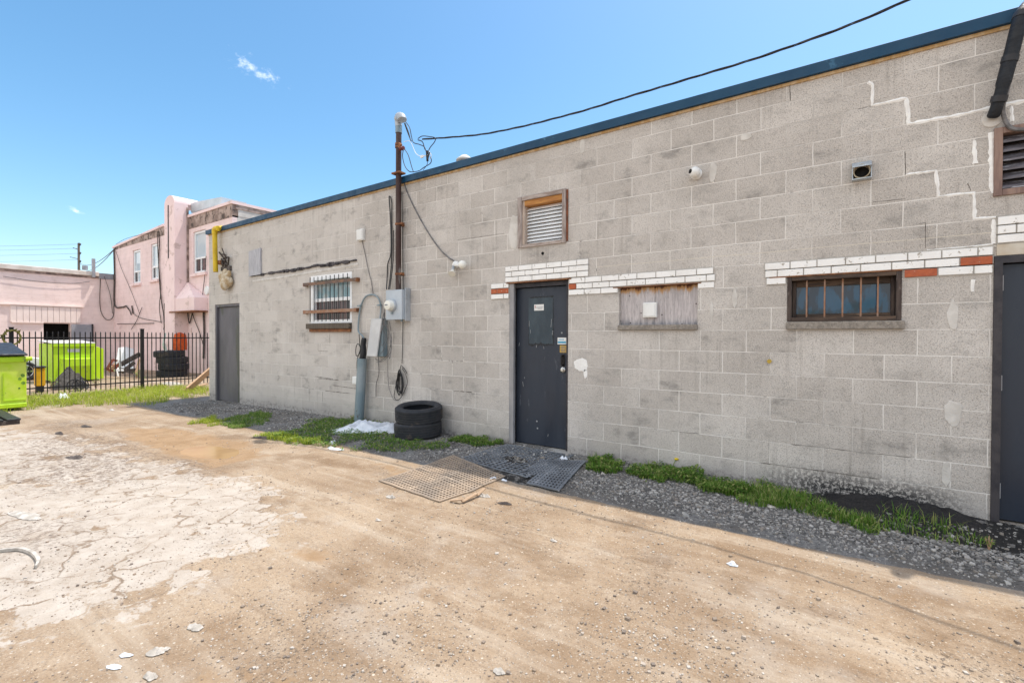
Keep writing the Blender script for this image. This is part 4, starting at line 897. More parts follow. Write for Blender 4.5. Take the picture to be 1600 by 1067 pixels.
# riser pipe, flexible conduit, little boxes
rp = thing('riser_pipe', 'thick grey blue steel riser pipe standing at the wall left of the tyres', 'pipe', (-6.25, -.10, 0))
pa, pb = W(566, 560, -.10), W(560.5, 657, -.12); pb.z = -.06
MB().tube([pb, pa], .072, 20).build('pipe', M['galvdark'], rp, smooth=True)
MB().tube(smooth_pts([pa+Vector((0, 0, -.02)), W(568, 550, -.10), W(567.5, 540, -.10), W(569, 528, -.10)], 4), [.05]*4+[.046]*4+[.042]*4+[.032], 10).build('black_wrap', M['blackplastic'], rp, smooth=True)
mb = MB(); loop(mb, [(569, 530, -.10), (566, 524, -.08), (560, 517, -.04), (561, 495, -.03), (564, 478, -.03), (571, 464, -.03), (582, 460.5, -.03), (591, 466, -.03), (595, 480, -.03), (594, 498, -.05)], .013, -.04, 8)
mb.build('conduit_loop', M['galvdark'], rp, smooth=True)
for q in (W(564, 478), W(595, 477)): MB().box(q.x-.035, q.x+.032, -.05, -.0, q.z-.01, q.z+.01).build('strap', M['galvdark'], rp)
mb = MB(); loop(mb, [(561, 522), (562, 536), (563, 550), (557, 556), (556, 545), (559, 537), (563, 545), (558, 563), (558, 588)], .006, -.05); mb.build('loose_wire', M['blackcable'], rp, smooth=True)
def wbox(name, label, px0, py0, px1, py1, d, mtl, extra=None):
    a, b = W(px0, py0, -d), W(px1, py1, -d); t = thing(name, label, 'junction box', ((a.x+b.x)/2, -d/2, b.z))
    MB().box(a.x, b.x, -d, -.001, b.z, a.z).build('box', mtl, t, bevel=.01, seg=2)
    MB().box(a.x+.012, b.x-.012, -d-.006, -d-.0003, b.z+.012, a.z-.012).build('lid', mtl, t, bevel=.004)
    if extra: extra(t)
    return t
def wire_down(t):
    mb = MB(); loop(mb, [(565, 373), (570, 395), (575, 420), (580, 440), (583, 460)], .005, -.012); mb.build('wire', M['greycable'], t, smooth=True)
wbox('junction_box', 'white junction box high on the wall with a thin wire hanging down', 556.5, 359, 566.5, 375, .05, M['whiteplastic'], wire_down)
wbox('junction_box', 'small white box near the ground left of the riser pipe', 550, 588, 558, 601, .06, M['whiteplastic'])
wbox('junction_box', 'white plastic box fixed to the boarded window', 1004, 472, 1026, 496, -.02, M['whiteplastic']) if False else None
a, b2 = W(1004, 473, .0), W(1025.5, 496, .0); t = thing('junction_box', 'white plastic box fixed to the boarded window', 'junction box', ((a.x+b2.x)/2, .02, b2.z))
MB().box(a.x, b2.x, .0, .043, b2.z, a.z).build('box', M['whiteplastic'], t, bevel=.012, seg=3); MB().box(a.x+.014, b2.x-.014, -.006, -.0003, b2.z+.014, a.z-.014).build('lid', M['whiteplastic'], t, bevel=.006)

# cables running on the wall
cb = MB(); loop(cb, [(630, 279), (636, 300), (650, 330), (668, 362), (686, 388), (700, 402), (712, 409)], .009, -.014, 8)
tag(cb.build('wall_cable', M['greycable'], smooth=True), 'grey cable sagging along the wall from the roof to the floodlight', 'cable')
cb = MB(); loop(cb, [(607, 452, -.1), (610, 430), (612, 395), (612, 340), (612, 315), (608, 308), (610, 340), (611, 380), (610, 400), (606, 412), (605, 430), (604, 452, -.1)], .008, -.02)
loop(cb, [(628, 300), (629, 380), (630, 452)], .006, -.012); loop(cb, [(609, 452, -.1), (614, 410), (615, 360)], .007, -.03)
tag(cb.build('wall_cable', M['blackcable'], smooth=True), 'black looped cables hanging beside the mast above the meter', 'cable')
cc = MB(); loop(cc, [(629.5, 503), (629, 540), (628, 568)], .005, -.02); c0 = W(626, 595, -.03)
for k in range(9):
    ph = rng.uniform(-.5, .5); rx = rng.uniform(.035, .11); rz = rng.uniform(.13, .19); pts = []
    for i in range(20):
        aa = 2*math.pi*i/20; pts.append((c0.x+rng.uniform(-.006, .006)+rx*math.sin(aa)*(.35+.65*(.5-.5*math.cos(aa)))+.03*ph*math.cos(aa), -.025-.004*k, c0.z+.02*ph-.02+rz*math.cos(aa)))
    cc.tube(pts, .0045, 5, closed=True)
loop(cc, [(627, 570), (621, 590), (617, 610), (616, 620), (620, 625), (627, 620), (636, 600), (634, 585), (628, 575)], .005, -.03); loop(cc, [(628, 572), (633, 578), (636, 584)], .006, -.03)
tag(cc.build('cable_coil', M['blackcable'], smooth=True), 'tangled coil of thin black cable hanging on the wall above the tyres', 'cable coil')

# floodlight
fl = W(718, 413, 0); ft = thing('floodlight', 'white outdoor twin lamp holder with round bulb and spot lamp', 'floodlight', (fl.x-.05, -.04, fl.z-.08))
jb = W(715, 414); MB().lathe([(.05, 0), (.05, .03), (.03, .04), (.001, .041)], 20, 0, Matrix.Translation((jb.x-.02, 0, jb.z)) @ Matrix.Rotation(R(90), 4, 'X')).build('base', M['whiteplastic'], ft, smooth=True)
bc = W(725, 414, -.10); MB().tube([(jb.x-.02, -.04, jb.z), (jb.x+.02, -.07, jb.z-.01), bc], [.02, .022, .03], 12).build('lamp_holder', M['whiteplastic'], ft, smooth=True)
MB().sphere(bc+Vector((.0, -.03, 0)), .055, 12).build('bulb', M['bulb'], ft, smooth=True)
a = Vector((jb.x-.03, -.04, jb.z-.01)); b2 = W(706, 428, -.13)
MB().tube([a, a.lerp(b2, .35), a.lerp(b2, .7)], [.018, .02, .024], 12).build('lamp_holder', M['galv'], ft, smooth=True)
MB().tube([a.lerp(b2, .6), a.lerp(b2, .8), b2], [.024, .036, .052], 16).build('spot_lamp', M['bulb'], ft, smooth=True)

# camera, vent hood
c = W(1086, 270, -.05); dc = thing('security_camera', 'white ball security camera with a dark lens high on the wall', 'security camera', (c.x, 0, c.z-.06))
MB().lathe([(.055, 0), (.055, .012), (.04, .03), (.001, .031)], 24, 0, Matrix.Translation((c.x, 0, c.z)) @ Matrix.Rotation(R(90), 4, 'X')).build('base', M['whiteplastic'], dc, smooth=True)
MB().sphere(c+Vector((0, -.012, 0)), .052, 14).build('ball', M['whiteplastic'], dc, smooth=True)
ld_ = Vector((-.62, -.72, .12)).normalized(); q = ld_.to_track_quat('Z', 'Y').to_matrix().to_4x4()
MB().lathe([(.022, .044), (.021, .0525), (.015, .055), (.001, .0555)], 18, 0, Matrix.Translation(c+Vector((0, -.012, 0))) @ q).build('lens', M['dark'], dc, smooth=True)
vx0, vx1, vz0, vz1 = .072, .20, 2.612, 2.765
vh = thing('exhaust_vent', 'square metal exhaust vent hood with round opening on the wall', 'vent', ((vx0+vx1)/2, 0, vz0))
mb = MB(); yy = -.09
mb.add([(vx0, -.001, vz1), (vx1, -.001, vz1), (vx1, yy, vz1-.055), (vx0, yy, vz1-.055), (vx0, -.001, vz1-.004), (vx1, -.001, vz1-.004), (vx1, yy, vz1-.06), (vx0, yy, vz1-.06)], [(0,1,2,3),(4,7,6,5),(3,2,6,7),(0,3,7,4),(1,5,6,2)])
mb.box(vx0, vx0+.006, yy+.02, -.001, vz0, vz1-.05).box(vx1-.006, vx1, yy+.02, -.001, vz0, vz1-.05).box(vx0+.006, vx1-.006, yy+.02, -.001, vz0, vz0+.006); mb.build('hood', M['vent'], vh)
cx, cz = (vx0+vx1)/2, vz0+.062
MB().lathe([(.058, .01), (.058, .062), (.050, .062), (.050, .01)], 24, 0, Matrix.Translation((cx, 0, cz)) @ Matrix.Rotation(R(90), 4, 'X'), closed=True).build('duct', M['ventin'], vh, smooth=True)
MB().lathe([(.049, .006), (.001, .007)], 20, 0, Matrix.Translation((cx, 0, cz)) @ Matrix.Rotation(R(90), 4, 'X')).build('opening', M['dark'], vh)

# plywood cover, gas pipe, foam
a, b2 = W(388.5, 391, -.03), W(407, 431, -.03)
pw = MB(); pts = [W(388.5, 393, -.028), W(406.5, 387.5, -.028), W(407, 428.5, -.028), W(388.5, 432, -.028)]
pw.add(pts+[Vector((q.x, -.002, q.z)) for q in pts], [(0,1,2,3),(7,6,5,4),(0,4,5,1),(1,5,6,2),(2,6,7,3),(3,7,4,0)])
tag(pw.build('plywood_cover', mat('bleached_plywood', (.50, .50, .53), (.38, .38, .41), .9, 0, 7, (7, 1, .8), .4, spot=(.62, .62, .64), sscale=12)), 'bleached plywood cover screwed flat to the wall near the gas pipe', 'board')
gp = thing('gas_pipe', 'yellow gas pipe elbow hanging over the roof edge by the far corner', 'pipe', (W(337, 426, -.12).x, -.12, W(337, 426, -.12).z))
MB().tube(smooth_pts([W(350, 356.5, .10), W(345, 356, -.04), W(340, 357.5, -.10)], 6), .046, 14).build('top_pipe', M['yellow'], gp, smooth=True)
MB().tube([W(337, 425, -.12), W(336, 390, -.12), W(335.5, 363, -.12)], .048, 14).build('drop_pipe', M['yellow'], gp, smooth=True)
MB().tube(smooth_pts([W(335.5, 366, -.12), W(336, 358.5, -.12), W(341, 357, -.11)], 5), .056, 14).build('elbow', M['yellow'], gp, smooth=True)
MB().box(W(341, 0, -.05).x, W(346, 0, -.05).x, -.09, -.0, W(341, 414, -.05).z, W(341, 408, -.05).z).build('bracket', M['rust'], gp)
fo = thing('foam_clump', 'lump of old spray foam with debris bulging from a wall hole', 'foam', (W(351, 447).x, -.08, W(351, 447).z))
mb = MB()
for k in range(16):
    c = W(rng.uniform(345, 358), rng.uniform(426, 444), -.05-.05*rng.uniform()); mb.sphere(c, rng.uniform(.07, .13), 7, 0, (1, .6, rng.uniform(.7, 1.1)))
mb.build('foam', M['foam'], fo, smooth=True)
mb = MB()
for k in range(14):
    c = W(rng.uniform(349, 357), rng.uniform(396, 422), -.03); mb.bar(c, c+Vector((rng.uniform(-.16, .16), -.05, rng.uniform(-.05, .16))), .03, .02)
mb.box(W(349, 424).x, W(362.5, 424).x, -.05, -.001, W(355, 424).z, W(355, 417).z); mb.build('debris', M['junk'], fo)

# black service conduit at the right edge
bk = thing('black_conduit', 'thick taped black cable bundle dropping over the roof edge at right', 'conduit', (.95, -.1, 2.9))
pth = smooth_pts([W(1612, 4, .02), W(1602, 14, -.10), W(1593, 35, -.14), W(1580, 85, -.12), W(1568, 130, -.10), W(1558, 165, -.07), W(1551, 184, -.03)], 6)
MB().tube(pth, [.040]*8+[.042]*(len(pth)-20)+[.036]*11+[.028], 14).build('bundle', mat('black_tape_wrap', (.007, .009, .014), (.014, .017, .022), .55, 0, 9, (1, 1, 3), .4), bk, smooth=True)
for i in range(10, len(pth)-6, 9):
    t = (pth[i+1]-pth[i]).normalized(); MB().tube([pth[i]-t*.02, pth[i]+t*.02], .046, 14).build('tape_ring', M['blackplastic'], bk, smooth=True)
mb = MB(); loop(mb, [(1597, 40, -.12), (1585, 90, -.10), (1574, 140, -.08), (1567, 170, -.05), (1572, 192, -.03), (1585, 202, -.03), (1612, 202, -.03)], .013, -.05); mb.build('side_cable', M['greycable'], bk, smooth=True)
MB().lathe([(.058, 0), (.055, .008), (.04, .012), (.001, .012)], 20, 0, Matrix.Translation((W(1550, 187).x, 0, W(1550, 187).z)) @ Matrix.Rotation(R(90), 4, 'X')).build('wall_flange', M['patch'], bk, smooth=True)
mb = MB(); mb.prism([(-.01, 0), (.0, .02), (.05, .03), (.14, .03), (.16, 0)], .02, .1, 0, Matrix.Translation(W(1592, 17, -.06))); mb.build('flashing_hood', M['flash'], bk)

# roof vent behind the edge
rv = W(726, 247, .75); t = thing('roof_vent', 'small pale roof vent cap peeking over the blue roof edge', 'roof vent', (rv.x, .75, 3.46))
MB().tube([(rv.x, .75, 3.46), (rv.x, .75, rv.z-.03)], .07, 16).build('pipe', M['galv'], t, smooth=True)
MB().lathe([(.13, -.05), (.13, -.03), (.05, .035), (.001, .04)], 20, 0, Matrix.Translation((rv.x, .75, rv.z))).build('cap', M['lidwhite'], t, smooth=True)

# ------------------------------------------------------------------ ground things
def tyre_profile(Ro, w, Ri):
    p = [(Ri, -.30*w), (Ri+.01, -.42*w), (Ri+.35*(Ro-Ri), -.5*w), (Ri+.72*(Ro-Ri), -.485*w), (Ro-.022, -.44*w), (Ro-.008, -.40*w)]
    tr = []; g0 = -.36*w
    for k in range(5):
        a = -.36*w+k*.155*w; tr += [(Ro, a), (Ro, a+.115*w), (Ro-.009, a+.12*w), (Ro-.009, a+.15*w)]
    tr = tr[:-2]; q = [(r, -z) for r, z in reversed(p)]
    inner = [(Ri+.015, .30*w), (Ro-.035, .36*w), (Ro-.025, 0), (Ro-.035, -.36*w), (Ri+.015, -.30*w)]
    return p+tr+q+inner
tp = (-4.60, -.345); z0 = gz(*tp)
tb_ = MB().lathe(tyre_profile(.312, .205, .205), 48, 0, None, closed=True)
ty = tb_.build('tyre', M['rubber'], smooth=True, origin=(0, 0, 0)); ty.location = (tp[0], tp[1], z0+.098); ty.rotation_euler = (R(1), R(-2), .3)
tag(ty, 'lower black car tyre of the pair lying against the wall', 'tyre', 'pair of stacked tyres')
dup(ty, (tp[0]+.0, tp[1]+.015, z0+.305), (R(3.5), R(-4.5), 1.4), 'upper black car tyre tilted on top of the pair by the wall')

# rubber grid mats with real holes
def grid_mat(name, label, c, nx, ny, mtl, bw=.012, t=.012, bend=None, skip=None, lift=0):
    mb = MB(); P = [Vector(q) for q in c]             # corners a(near left) b(near right) c(far right) d(far left) on the ground
    def pt(u, v, dz):
        p = (P[0]*(1-u)+P[1]*u)*(1-v)+(P[3]*(1-u)+P[2]*u)*v; z = gz(p.x, p.y)+.004+dz+lift
        if bend: z += bend(u, v)
        return Vector((p.x, p.y, z))
    Lu = (P[1]-P[0]).length; Lv = (P[3]-P[0]).length
    us = []; vs = []
    for i in range(nx+1): w = bw*(1.7 if i % (nx//2) == 0 else 1)/Lu; c0 = i/nx*(1-2*bw/Lu)+bw/Lu; us += [max(0, c0-w/2), min(1, c0+w/2)]
    for j in range(ny+1): w = bw*(1.7 if j % (ny//2) == 0 else 1)/Lv; c0 = j/ny*(1-2*bw/Lv)+bw/Lv; vs += [max(0, c0-w/2), min(1, c0+w/2)]
    nu, nv = len(us), len(vs); top = [pt(u, v, t) for v in vs for u in us]; bot = [pt(u, v, 0) for v in vs for u in us]; off = nu*nv; fs = []
    solid = lambda i, j: 0 <= i < nu-1 and 0 <= j < nv-1 and ((i % 2 == 0) or (j % 2 == 0)) and not (skip and skip((us[i]+us[i+1])/2, (vs[j]+vs[j+1])/2))
    for j in range(nv-1):
        for i in range(nu-1):
            if not solid(i, j): continue
            a, b, c_, d = j*nu+i, j*nu+i+1, (j+1)*nu+i+1, (j+1)*nu+i
            fs += [(a, b, c_, d), (a+off, d+off, c_+off, b+off)]
            for (di, dj, e, f) in ((0, -1, a, b), (1, 0, b, c_), (0, 1, c_, d), (-1, 0, d, a)):
                if not solid(i+di, j+dj): fs.append((e, e+off, f+off, f))
    mb.add(top+bot, fs); ob = mb.build(name, mtl); return tag(ob, label, 'rubber mat', 'rubber drainage mats by the dark door')
g0 = lambda px, py: (*G(px, py)[:2], 0)
M['dust'] = mat('dusty_rubber', (.37, .285, .21), (.25, .205, .165), .95, 0, 3.5, bump=.4, spot=(.45, .36, .27), sscale=9, sth=.6)
M['greymat'] = mat('grey_worn_rubber', (.20, .215, .235), (.13, .14, .155), .7, 0, 5, bump=.3, spot=(.33, .33, .34), sscale=14, sth=.6)
grid_mat('rubber_mat', 'dusty tan rubber mat reaching out into the sun', [g0(687, 786), g0(790, 746), g0(708, 713), g0(591, 752)], 22, 22, M['dust'], bw=.015, t=.008)
grid_mat('rubber_mat', 'grey worn mat with a hole directly below the dark door step', [g0(822, 748), g0(897, 713), g0(792, 697), g0(716, 718)], 16, 14, M['greymat'], bw=.017, t=.006, skip=lambda u, v: (u-.42)**2/.012+(v-.45)**2/.026 < 1)
grid_mat('rubber_mat', 'rightmost grey grid mat with a torn left corner', [g0(796, 752), g0(874, 769), g0(917, 723), g0(846, 722)], 14, 14, M['greymat'], bw=.017, t=.007, lift=.011, skip=lambda u, v: u < .34 and v < .3+.12*math.sin(u*20))
hc = G(690, 786)
fb = MB(); pts = [G(704, 784), G(722, 786), G(745, 776), G(757, 768)]
for a, b in zip(pts[:-1], pts[1:]): fb.bar(a+Vector((0, 0, .012)), b+Vector((0, 0, .03)), .03, .012)
tag(fb.build('mat_strip', M['tan'], bevel=.003), 'curled torn strip lying at the near corner of the tan mat', 'mat strip')

# crumpled sheets and litter
def crumple(name, label, cx, cy, rx, ry, hgt, mtl, seed, rot=0, cat='litter', n=16, rough=1.0, group=None):
    vs = []; fs = []; idx = {}
    for j in range(n+1):
        for i in range(n+1):
            u, v = i/n*2-1, j/n*2-1; r = math.hypot(u, v); a = math.atan2(v, u)
            if r > 0: s = max(abs(u), abs(v))/r; u2, v2 = u*s, v*s
            else: u2 = v2 = 0
            k = 1+.35*mnoise.noise((math.cos(a)*1.5+seed, math.sin(a)*1.5, seed))+.15*mnoise.noise((math.cos(a)*4+seed, math.sin(a)*4, 2))
            x, y = rx*u2*k, ry*v2*k; X = cx+x*math.cos(rot)-y*math.sin(rot); Y = cy+x*math.sin(rot)+y*math.cos(rot)
            e = min(1, (1-max(abs(u), abs(v)))*2.2)
            z = gz(X, Y)+.004+hgt*e*(.35+.75*abs(mnoise.noise((X*7/max(.2, rx*3)+seed, Y*7/max(.2, rx*3), seed)))*2*rough)+.25*hgt*e*mnoise.noise((X*40, Y*40, seed))
            vs.append((X, Y, z))
    fs = [(j*(n+1)+i, j*(n+1)+i+1, (j+1)*(n+1)+i+1, (j+1)*(n+1)+i) for j in range(n) for i in range(n)]
    ob = MB().add(vs, fs).build(name, mtl); ob.data.polygons.foreach_set('use_smooth', [rough < 1]*len(ob.data.polygons)); return tag(ob, label, cat, group)
def cr(px, py, rx, ry, h, label, name='litter', mtl='white', rot=0, **k):
    p = G(px, py); return crumple(name, label, p.x, p.y, rx, ry, h, M[mtl], px*.37+py*.11, rot, **k)
p = G(590, 672); crumple('plastic_sheet', 'crumpled white plastic sheet on the weeds left of the tyres', p.x, p.y-.04, .58, .27, .13, M['sheet'], 3.3, .75, 'plastic sheet', 30, .8)
cr(520, 692, .10, .035, .02, 'white scrap among the weeds in front of the plastic sheet', rot=2.4, mtl='sheet'); cr(525, 702, .12, .04, .02, 'flat white scrap on gravel at the weeds front edge', rot=.3, mtl='sheet')
cr(40, 806, .17, .05, .012, 'flat white paper strip on pale asphalt at left', 'paper_scrap', rot=.25)
cr(611, 778, .05, .03, .02, 'white crumpled paper in front of the tan mat', 'paper_scrap'); cr(757, 773, .055, .03, .02, 'white torn paper by the curled mat strip', 'paper_scrap', rot=.4)
cr(790, 786, .06, .03, .012, 'flat grey scrap right of the curled mat strip', 'paper_scrap', 'junk', rot=.4)
cr(591, 813, .02, .015, .012, 'tiny white scrap left of the rutted middle dirt', 'paper_scrap'); cr(865, 846, .025, .014, .01, 'small white scrap on dirt below the tan mat', 'paper_scrap')
cr(304, 981, .045, .02, .01, 'pale flat stone chip on dirt at lower left', 'stone_chip', 'white', rot=.2); cr(246, 1018, .04, .028, .014, 'crumpled white wrapper near the bottom left', 'paper_scrap', rot=.9)
cr(236, 1058, .035, .02, .015, 'white torn paper cut by the bottom edge', 'paper_scrap'); cr(197, 1023, .03, .012, .008, 'bluish paper strip at lower left', 'paper_scrap', 'sheet', rot=.6); cr(178, 1042, .03, .012, .008, 'narrow pale foil strip at lower left corner', 'paper_scrap', 'sheet', rot=.5)
cr(780, 1046, .024, .02, .012, 'white crumpled scrap at the bottom centre', 'paper_scrap'); cr(1145, 884, .03, .02, .015, 'grey lump of paper on the right hand dirt', 'paper_scrap', 'sheet')
cr(1320, 784, .09, .045, .012, 'white card lying on the oil soaked soil by the wall', 'card', rot=-.3); cr(997, 739, .05, .025, .02, 'crumpled clear plastic in the weeds right of the mats', 'plastic_scrap', 'sheet')
cr(770, 748, .05, .03, .012, 'white scrap lying on the dark grid mats', 'paper_scrap', 'sheet', rot=.9); cr(788, 751, .03, .02, .01, 'small grey scrap between the dark mats', 'paper_scrap', 'sheet'); cr(880, 718, .05, .03, .025, 'pale rag at the right of the door step', 'rag', 'sheet', rot=.4)
cr(1076, 728, .035, .02, .03, 'red scrap among the weeds by the wall', 'red_scrap', 'red'); cr(943, 744, .025, .02, .02, 'white pebble at the weeds edge right of mats', 'pebble')
cr(1205, 795, .04, .03, .015, 'pale stone in the gravel below the barred window', 'pebble'); cr(410, 685, .16, .035, .03, 'dark rag on the dirt beside the yellow grass', 'rag', 'junk', rot=.4); cr(118, 716, .12, .05, .02, 'dark clod on the pale cracked asphalt', 'clod', 'junk', rot=.2)
cr(135, 666, .16, .05, .02, 'dark clod on dirt toward the verge', 'clod', 'junk'); cr(92, 678, .14, .04, .02, 'dark muddy clump left on the dirt', 'clod', 'junk')
# curved white strip
cs = MB(); pts = smooth_pts([G(-30, 868), G(0, 866), (G(30, 864)), G(50, 870), G(60, 880), G(56, 890)], 6)
vs = []; k = len(pts)
for i, q in enumerate(pts):
    t = (pts[min(i+1, k-1)]-pts[max(i-1, 0)]).normalized(); s = Vector((-t.y, t.x, 0))*.009*(1 if i < k-6 else .4+.1*(k-1-i)); z = gz(q.x, q.y)
    vs += [(q.x+s.x, q.y+s.y, z+.004), (q.x+s.x, q.y+s.y, z+.022), (q.x-s.x, q.y-s.y, z+.022), (q.x-s.x, q.y-s.y, z+.004)]
cs.add(vs, [(4*i+a, 4*i+(a+1) % 4, 4*i+4+(a+1) % 4, 4*i+4+a) for i in range(k-1) for a in range(4)]+[(0, 1, 2, 3), (4*k-4, 4*k-1, 4*k-2, 4*k-3)])
tag(cs.build('plastic_trim', M['white']), 'curved white plastic trim strip lying on the dirt at left', 'trim strip')
# black skid
q = G(10, 652); MBs = MB(); sk = thing('wooden_skid', 'low dark skid lying by the green dumpster at the left edge', 'skid', (-11.4, -3.2, base_z(-11.4, 0)))
a, b2, c3 = G(23, 655), G(23, 645), G(-60, 650); zz = base_z(-11.3, 0)
u = (G(24, 655)-G(24, 645)); 
for j in range(4): MBs.box(-12.2, -10.72, -3.22-.19*j, -3.07-.19*j, zz+.07, zz+.10)
MBs.build('deck', M['blackplastic'], sk, bevel=.004)
MB().box(-12.2, -12.1, -3.78, -3.08, zz, zz+.069).box(-11.5, -11.4, -3.78, -3.08, zz, zz+.069).box(-10.83, -10.73, -3.78, -3.08, zz, zz+.069).build('bearer', M['junk'], sk)

# oil soaked heap by the wall
hp = []; f = []; n = 26; c = (.42, -.09)
for j in range(n+1):
    for i in range(n+1):
        x = -.2+1.1*i/n; y = -.5+.495*j/n; e = max(0, 1-((x-.38)/.55)**2)*max(0, 1-((y+.02)/.36)**2)
        hp.append((x, y, gz(x, y)-.012+.085*e*(.6+.8*abs(mnoise.noise((x*9, y*9, 2))))+.02*e*mnoise.noise((x*30, y*30, 1))))
f = [(j*(n+1)+i, j*(n+1)+i+1, (j+1)*(n+1)+i+1, (j+1)*(n+1)+i) for j in range(n) for i in range(n)]
o = MB().add(hp, f).build('oily_soil', mat('oily_black_soil', (.010, .009, .010), (.02, .018, .018), .7, 0, 12, bump=1, bscale=60)); tag(o, 'black oil soaked soil heaped at the wall foot near the navy door', 'soil', None, 'stuff')
# dandelion
dl = G(1050, 735); t = thing('dandelion', 'yellow dandelion standing in the weeds below the boarded window', 'flower', (dl.x, dl.y, gz(dl.x, dl.y)))
hx = W(1057, 717, dl.y)
MB().tube(smooth_pts([(dl.x, dl.y, gz(dl.x, dl.y)), (dl.x+.02, dl.y, .08), hx], 4), .003, 5).build('stem', M['leafy'], t); MB().sphere(hx, .022, 8, 0, (1, 1, .5)).build('bloom', mat('dandelion_yellow', (.75, .55, .01), None, .7), t, smooth=True)

# ------------------------------------------------------------------ beyond: fence, dumpsters, car
FX = -15.4; zf = base_z(FX, 0)
fe = thing('iron_fence', 'black iron picket fence between the lot and the pink buildings', 'fence', (FX, -.5, zf))
for i in range(56):
    y = -3.35+i*.0985
    ob = MB().box(FX-.009, FX+.009, y-.009, y+.009, zf+.04, 1.375).add([(FX-.012, y-.012, 1.375), (FX+.012, y-.012, 1.375), (FX+.012, y+.012, 1.375), (FX-.012, y+.012, 1.375), (FX, y, 1.425)], [(0,1,4),(1,2,4),(2,3,4),(3,0,4),(0,3,2,1)]).build('picket', M['iron'], fe)
MB().box(FX-.02, FX+.02, -3.4, 2.25, 1.245, 1.275).build('rail', M['iron'], fe); MB().box(FX-.02, FX+.02, -3.4, 2.25, .07, .10).build('rail', M['iron'], fe)
for y in (-2.46, -.02, 2.3): MB().box(FX-.035, FX+.035, y-.035, y+.035, zf-.05, 1.49).box(FX-.042, FX+.042, y-.042, y+.042, 1.49, 1.505).build('post', M['iron'], fe)
wr = MB(); cw = Vector((FX+.05, -2.46, 1.27))
for k in range(30):
    a = 2*math.pi*k/30; c = cw+Vector((.02, .14*math.cos(a), .16*math.sin(a))); d = Vector((rng.uniform(-.3, .6), rng.uniform(-1, 1), rng.uniform(-1, 1)))*.06
    wr.add([c, c+d.cross(Vector((1, 0, 0)))*.5, c+d, c-d.cross(Vector((1, 0, 0)))*.5], [(0, 1, 2, 3)])
wr.tube([cw+Vector((0, .14*math.cos(a), .16*math.sin(a))) for a in [2*math.pi*k/20 for k in range(20)]], .02, 6, closed=True)
tag(wr.build('dry_wreath', mat('dry_leaves', (.20, .17, .04), (.10, .09, .03), .9, 0, 20)), 'dry leafy wreath hung round the left fence post', 'wreath')

zd = base_z(-12.8, 0)
d1 = thing('dumpster', 'lime green dumpster with black lid in the lot at the left edge', 'dumpster', (-13.3, -3.65, zd))
X0, X1, Y0, Y1 = -14.1, -12.8, -4.75, -2.655
MB().prism([(X0, zd+.06), (X1, zd+.06), (X1, zd+1.02), (X0, zd+1.22)], Y0, Y1).build('body', M['limedirty'], d1, bevel=.012)
MB().box(X1+.001, X1+.035, Y0-.02, Y1+.02, zd+.92, zd+1.015).box(X1+.001, X1+.03, Y0, Y1, zd+.06, zd+.14).build('rim', M['lime'], d1, bevel=.008)
MB().box(X1+.002, X1+.018, Y1-.31, Y1-.30, zd+.2, zd+.72).box(X1+.002, X1+.018, Y1-.30, Y1, zd+.2, zd+.21).build('panel_edge', M['lime'], d1)
MB().prism([(X0-.04, zd+1.23), (X1+.06, zd+1.04), (X1+.06, zd+1.075), (X0-.04, zd+1.275)], Y0-.02, Y1+.01).build('lid', M['blackplastic'], d1, bevel=.01)
MB().tube([(X1+.03, Y1-.02, zd+.98), (X1+.03, Y1+.07, zd+.98)], .04, 10).build('lifting_lug', M['lime'], d1, smooth=True)
mb = MB()
for (yy, zz, s) in ((Y1-.05, .66, 1), (Y1-.09, .60, .8), (Y1-.045, .52, .9), (Y1-.10, .42, .5), (Y1-.44, .62, .9), (Y1-.40, .56, .8), (Y1-.47, .54, 1), (Y1-.42, .48, .7), (Y1-.46, .40, .6)):
    b_ = blob(yy, zd+zz, .03*s, .034*s, 0, yy*9+zz*7, 14); MB().add([(X1+.0025, q[0], q[1]) for q in b_]+[(X1+.0002, q[0], q[1]) for q in b_], [tuple(range(14))]+[(i, (i+1) % 14, (i+1) % 14+14, i+14) for i in range(14)]).build('worn_decal', M['dgreen'], d1)
for y in (Y0+.2, Y1-.2): MB().tube([(X1-.1, y-.03, zd+.06), (X1-.1, y+.03, zd+.06)], .06, 12).build('caster', M['rubber'], d1)

zd = base_z(-19.4, 0); XF = -19.4
ya, yb, yc = -1.0, -.03, .28
d2 = thing('dumpster', 'lime green front loading dumpster with grey lid behind the fence', 'dumpster', (-20.1, -.4, zd))
mb = MB(); mb.box(-21.0, XF, ya, yb, zd+.05, 1.06)
mb.build('body', M['lime'], d2, bevel=.015)
mb = MB(); mb.add([(XF-.05, yb+.001, zd+.05), (XF-.3, yc, zd+.05), (XF-.3, yc, .88), (XF-.05, yb+.001, 1.0), (-21, yb+.001, zd+.05), (-21, yc, zd+.05), (-21, yc, .88), (-21, yb+.001, 1.0)], [(0,1,2,3),(1,5,6,2),(4,7,6,5),(0,4,5,1),(3,2,6,7),(0,3,7,4)]); mb.build('side_pocket', M['lime'], d2, bevel=.01)
MB().box(XF+.001, XF+.05, ya-.03, yb+.03, .97, 1.06).build('rim', M['lime'], d2, bevel=.008)
st_ = MB(); st_.add([(XF+.001, ya+.17, .62), (XF+.001, yb-.10, .62), (XF+.17, yb-.10, .60), (XF+.17, ya+.27, .60), (XF+.001, ya+.14, zd+.06), (XF+.001, yb-.10, zd+.06), (XF+.17, yb-.10, .38), (XF+.17, ya+.27, .38)],
       [(0,1,2,3),(3,2,6,7),(7,6,5,4),(0,3,7,4),(1,5,6,2),(0,4,5,1)]); st_.build('hopper_step', M['lime'], d2, bevel=.008)
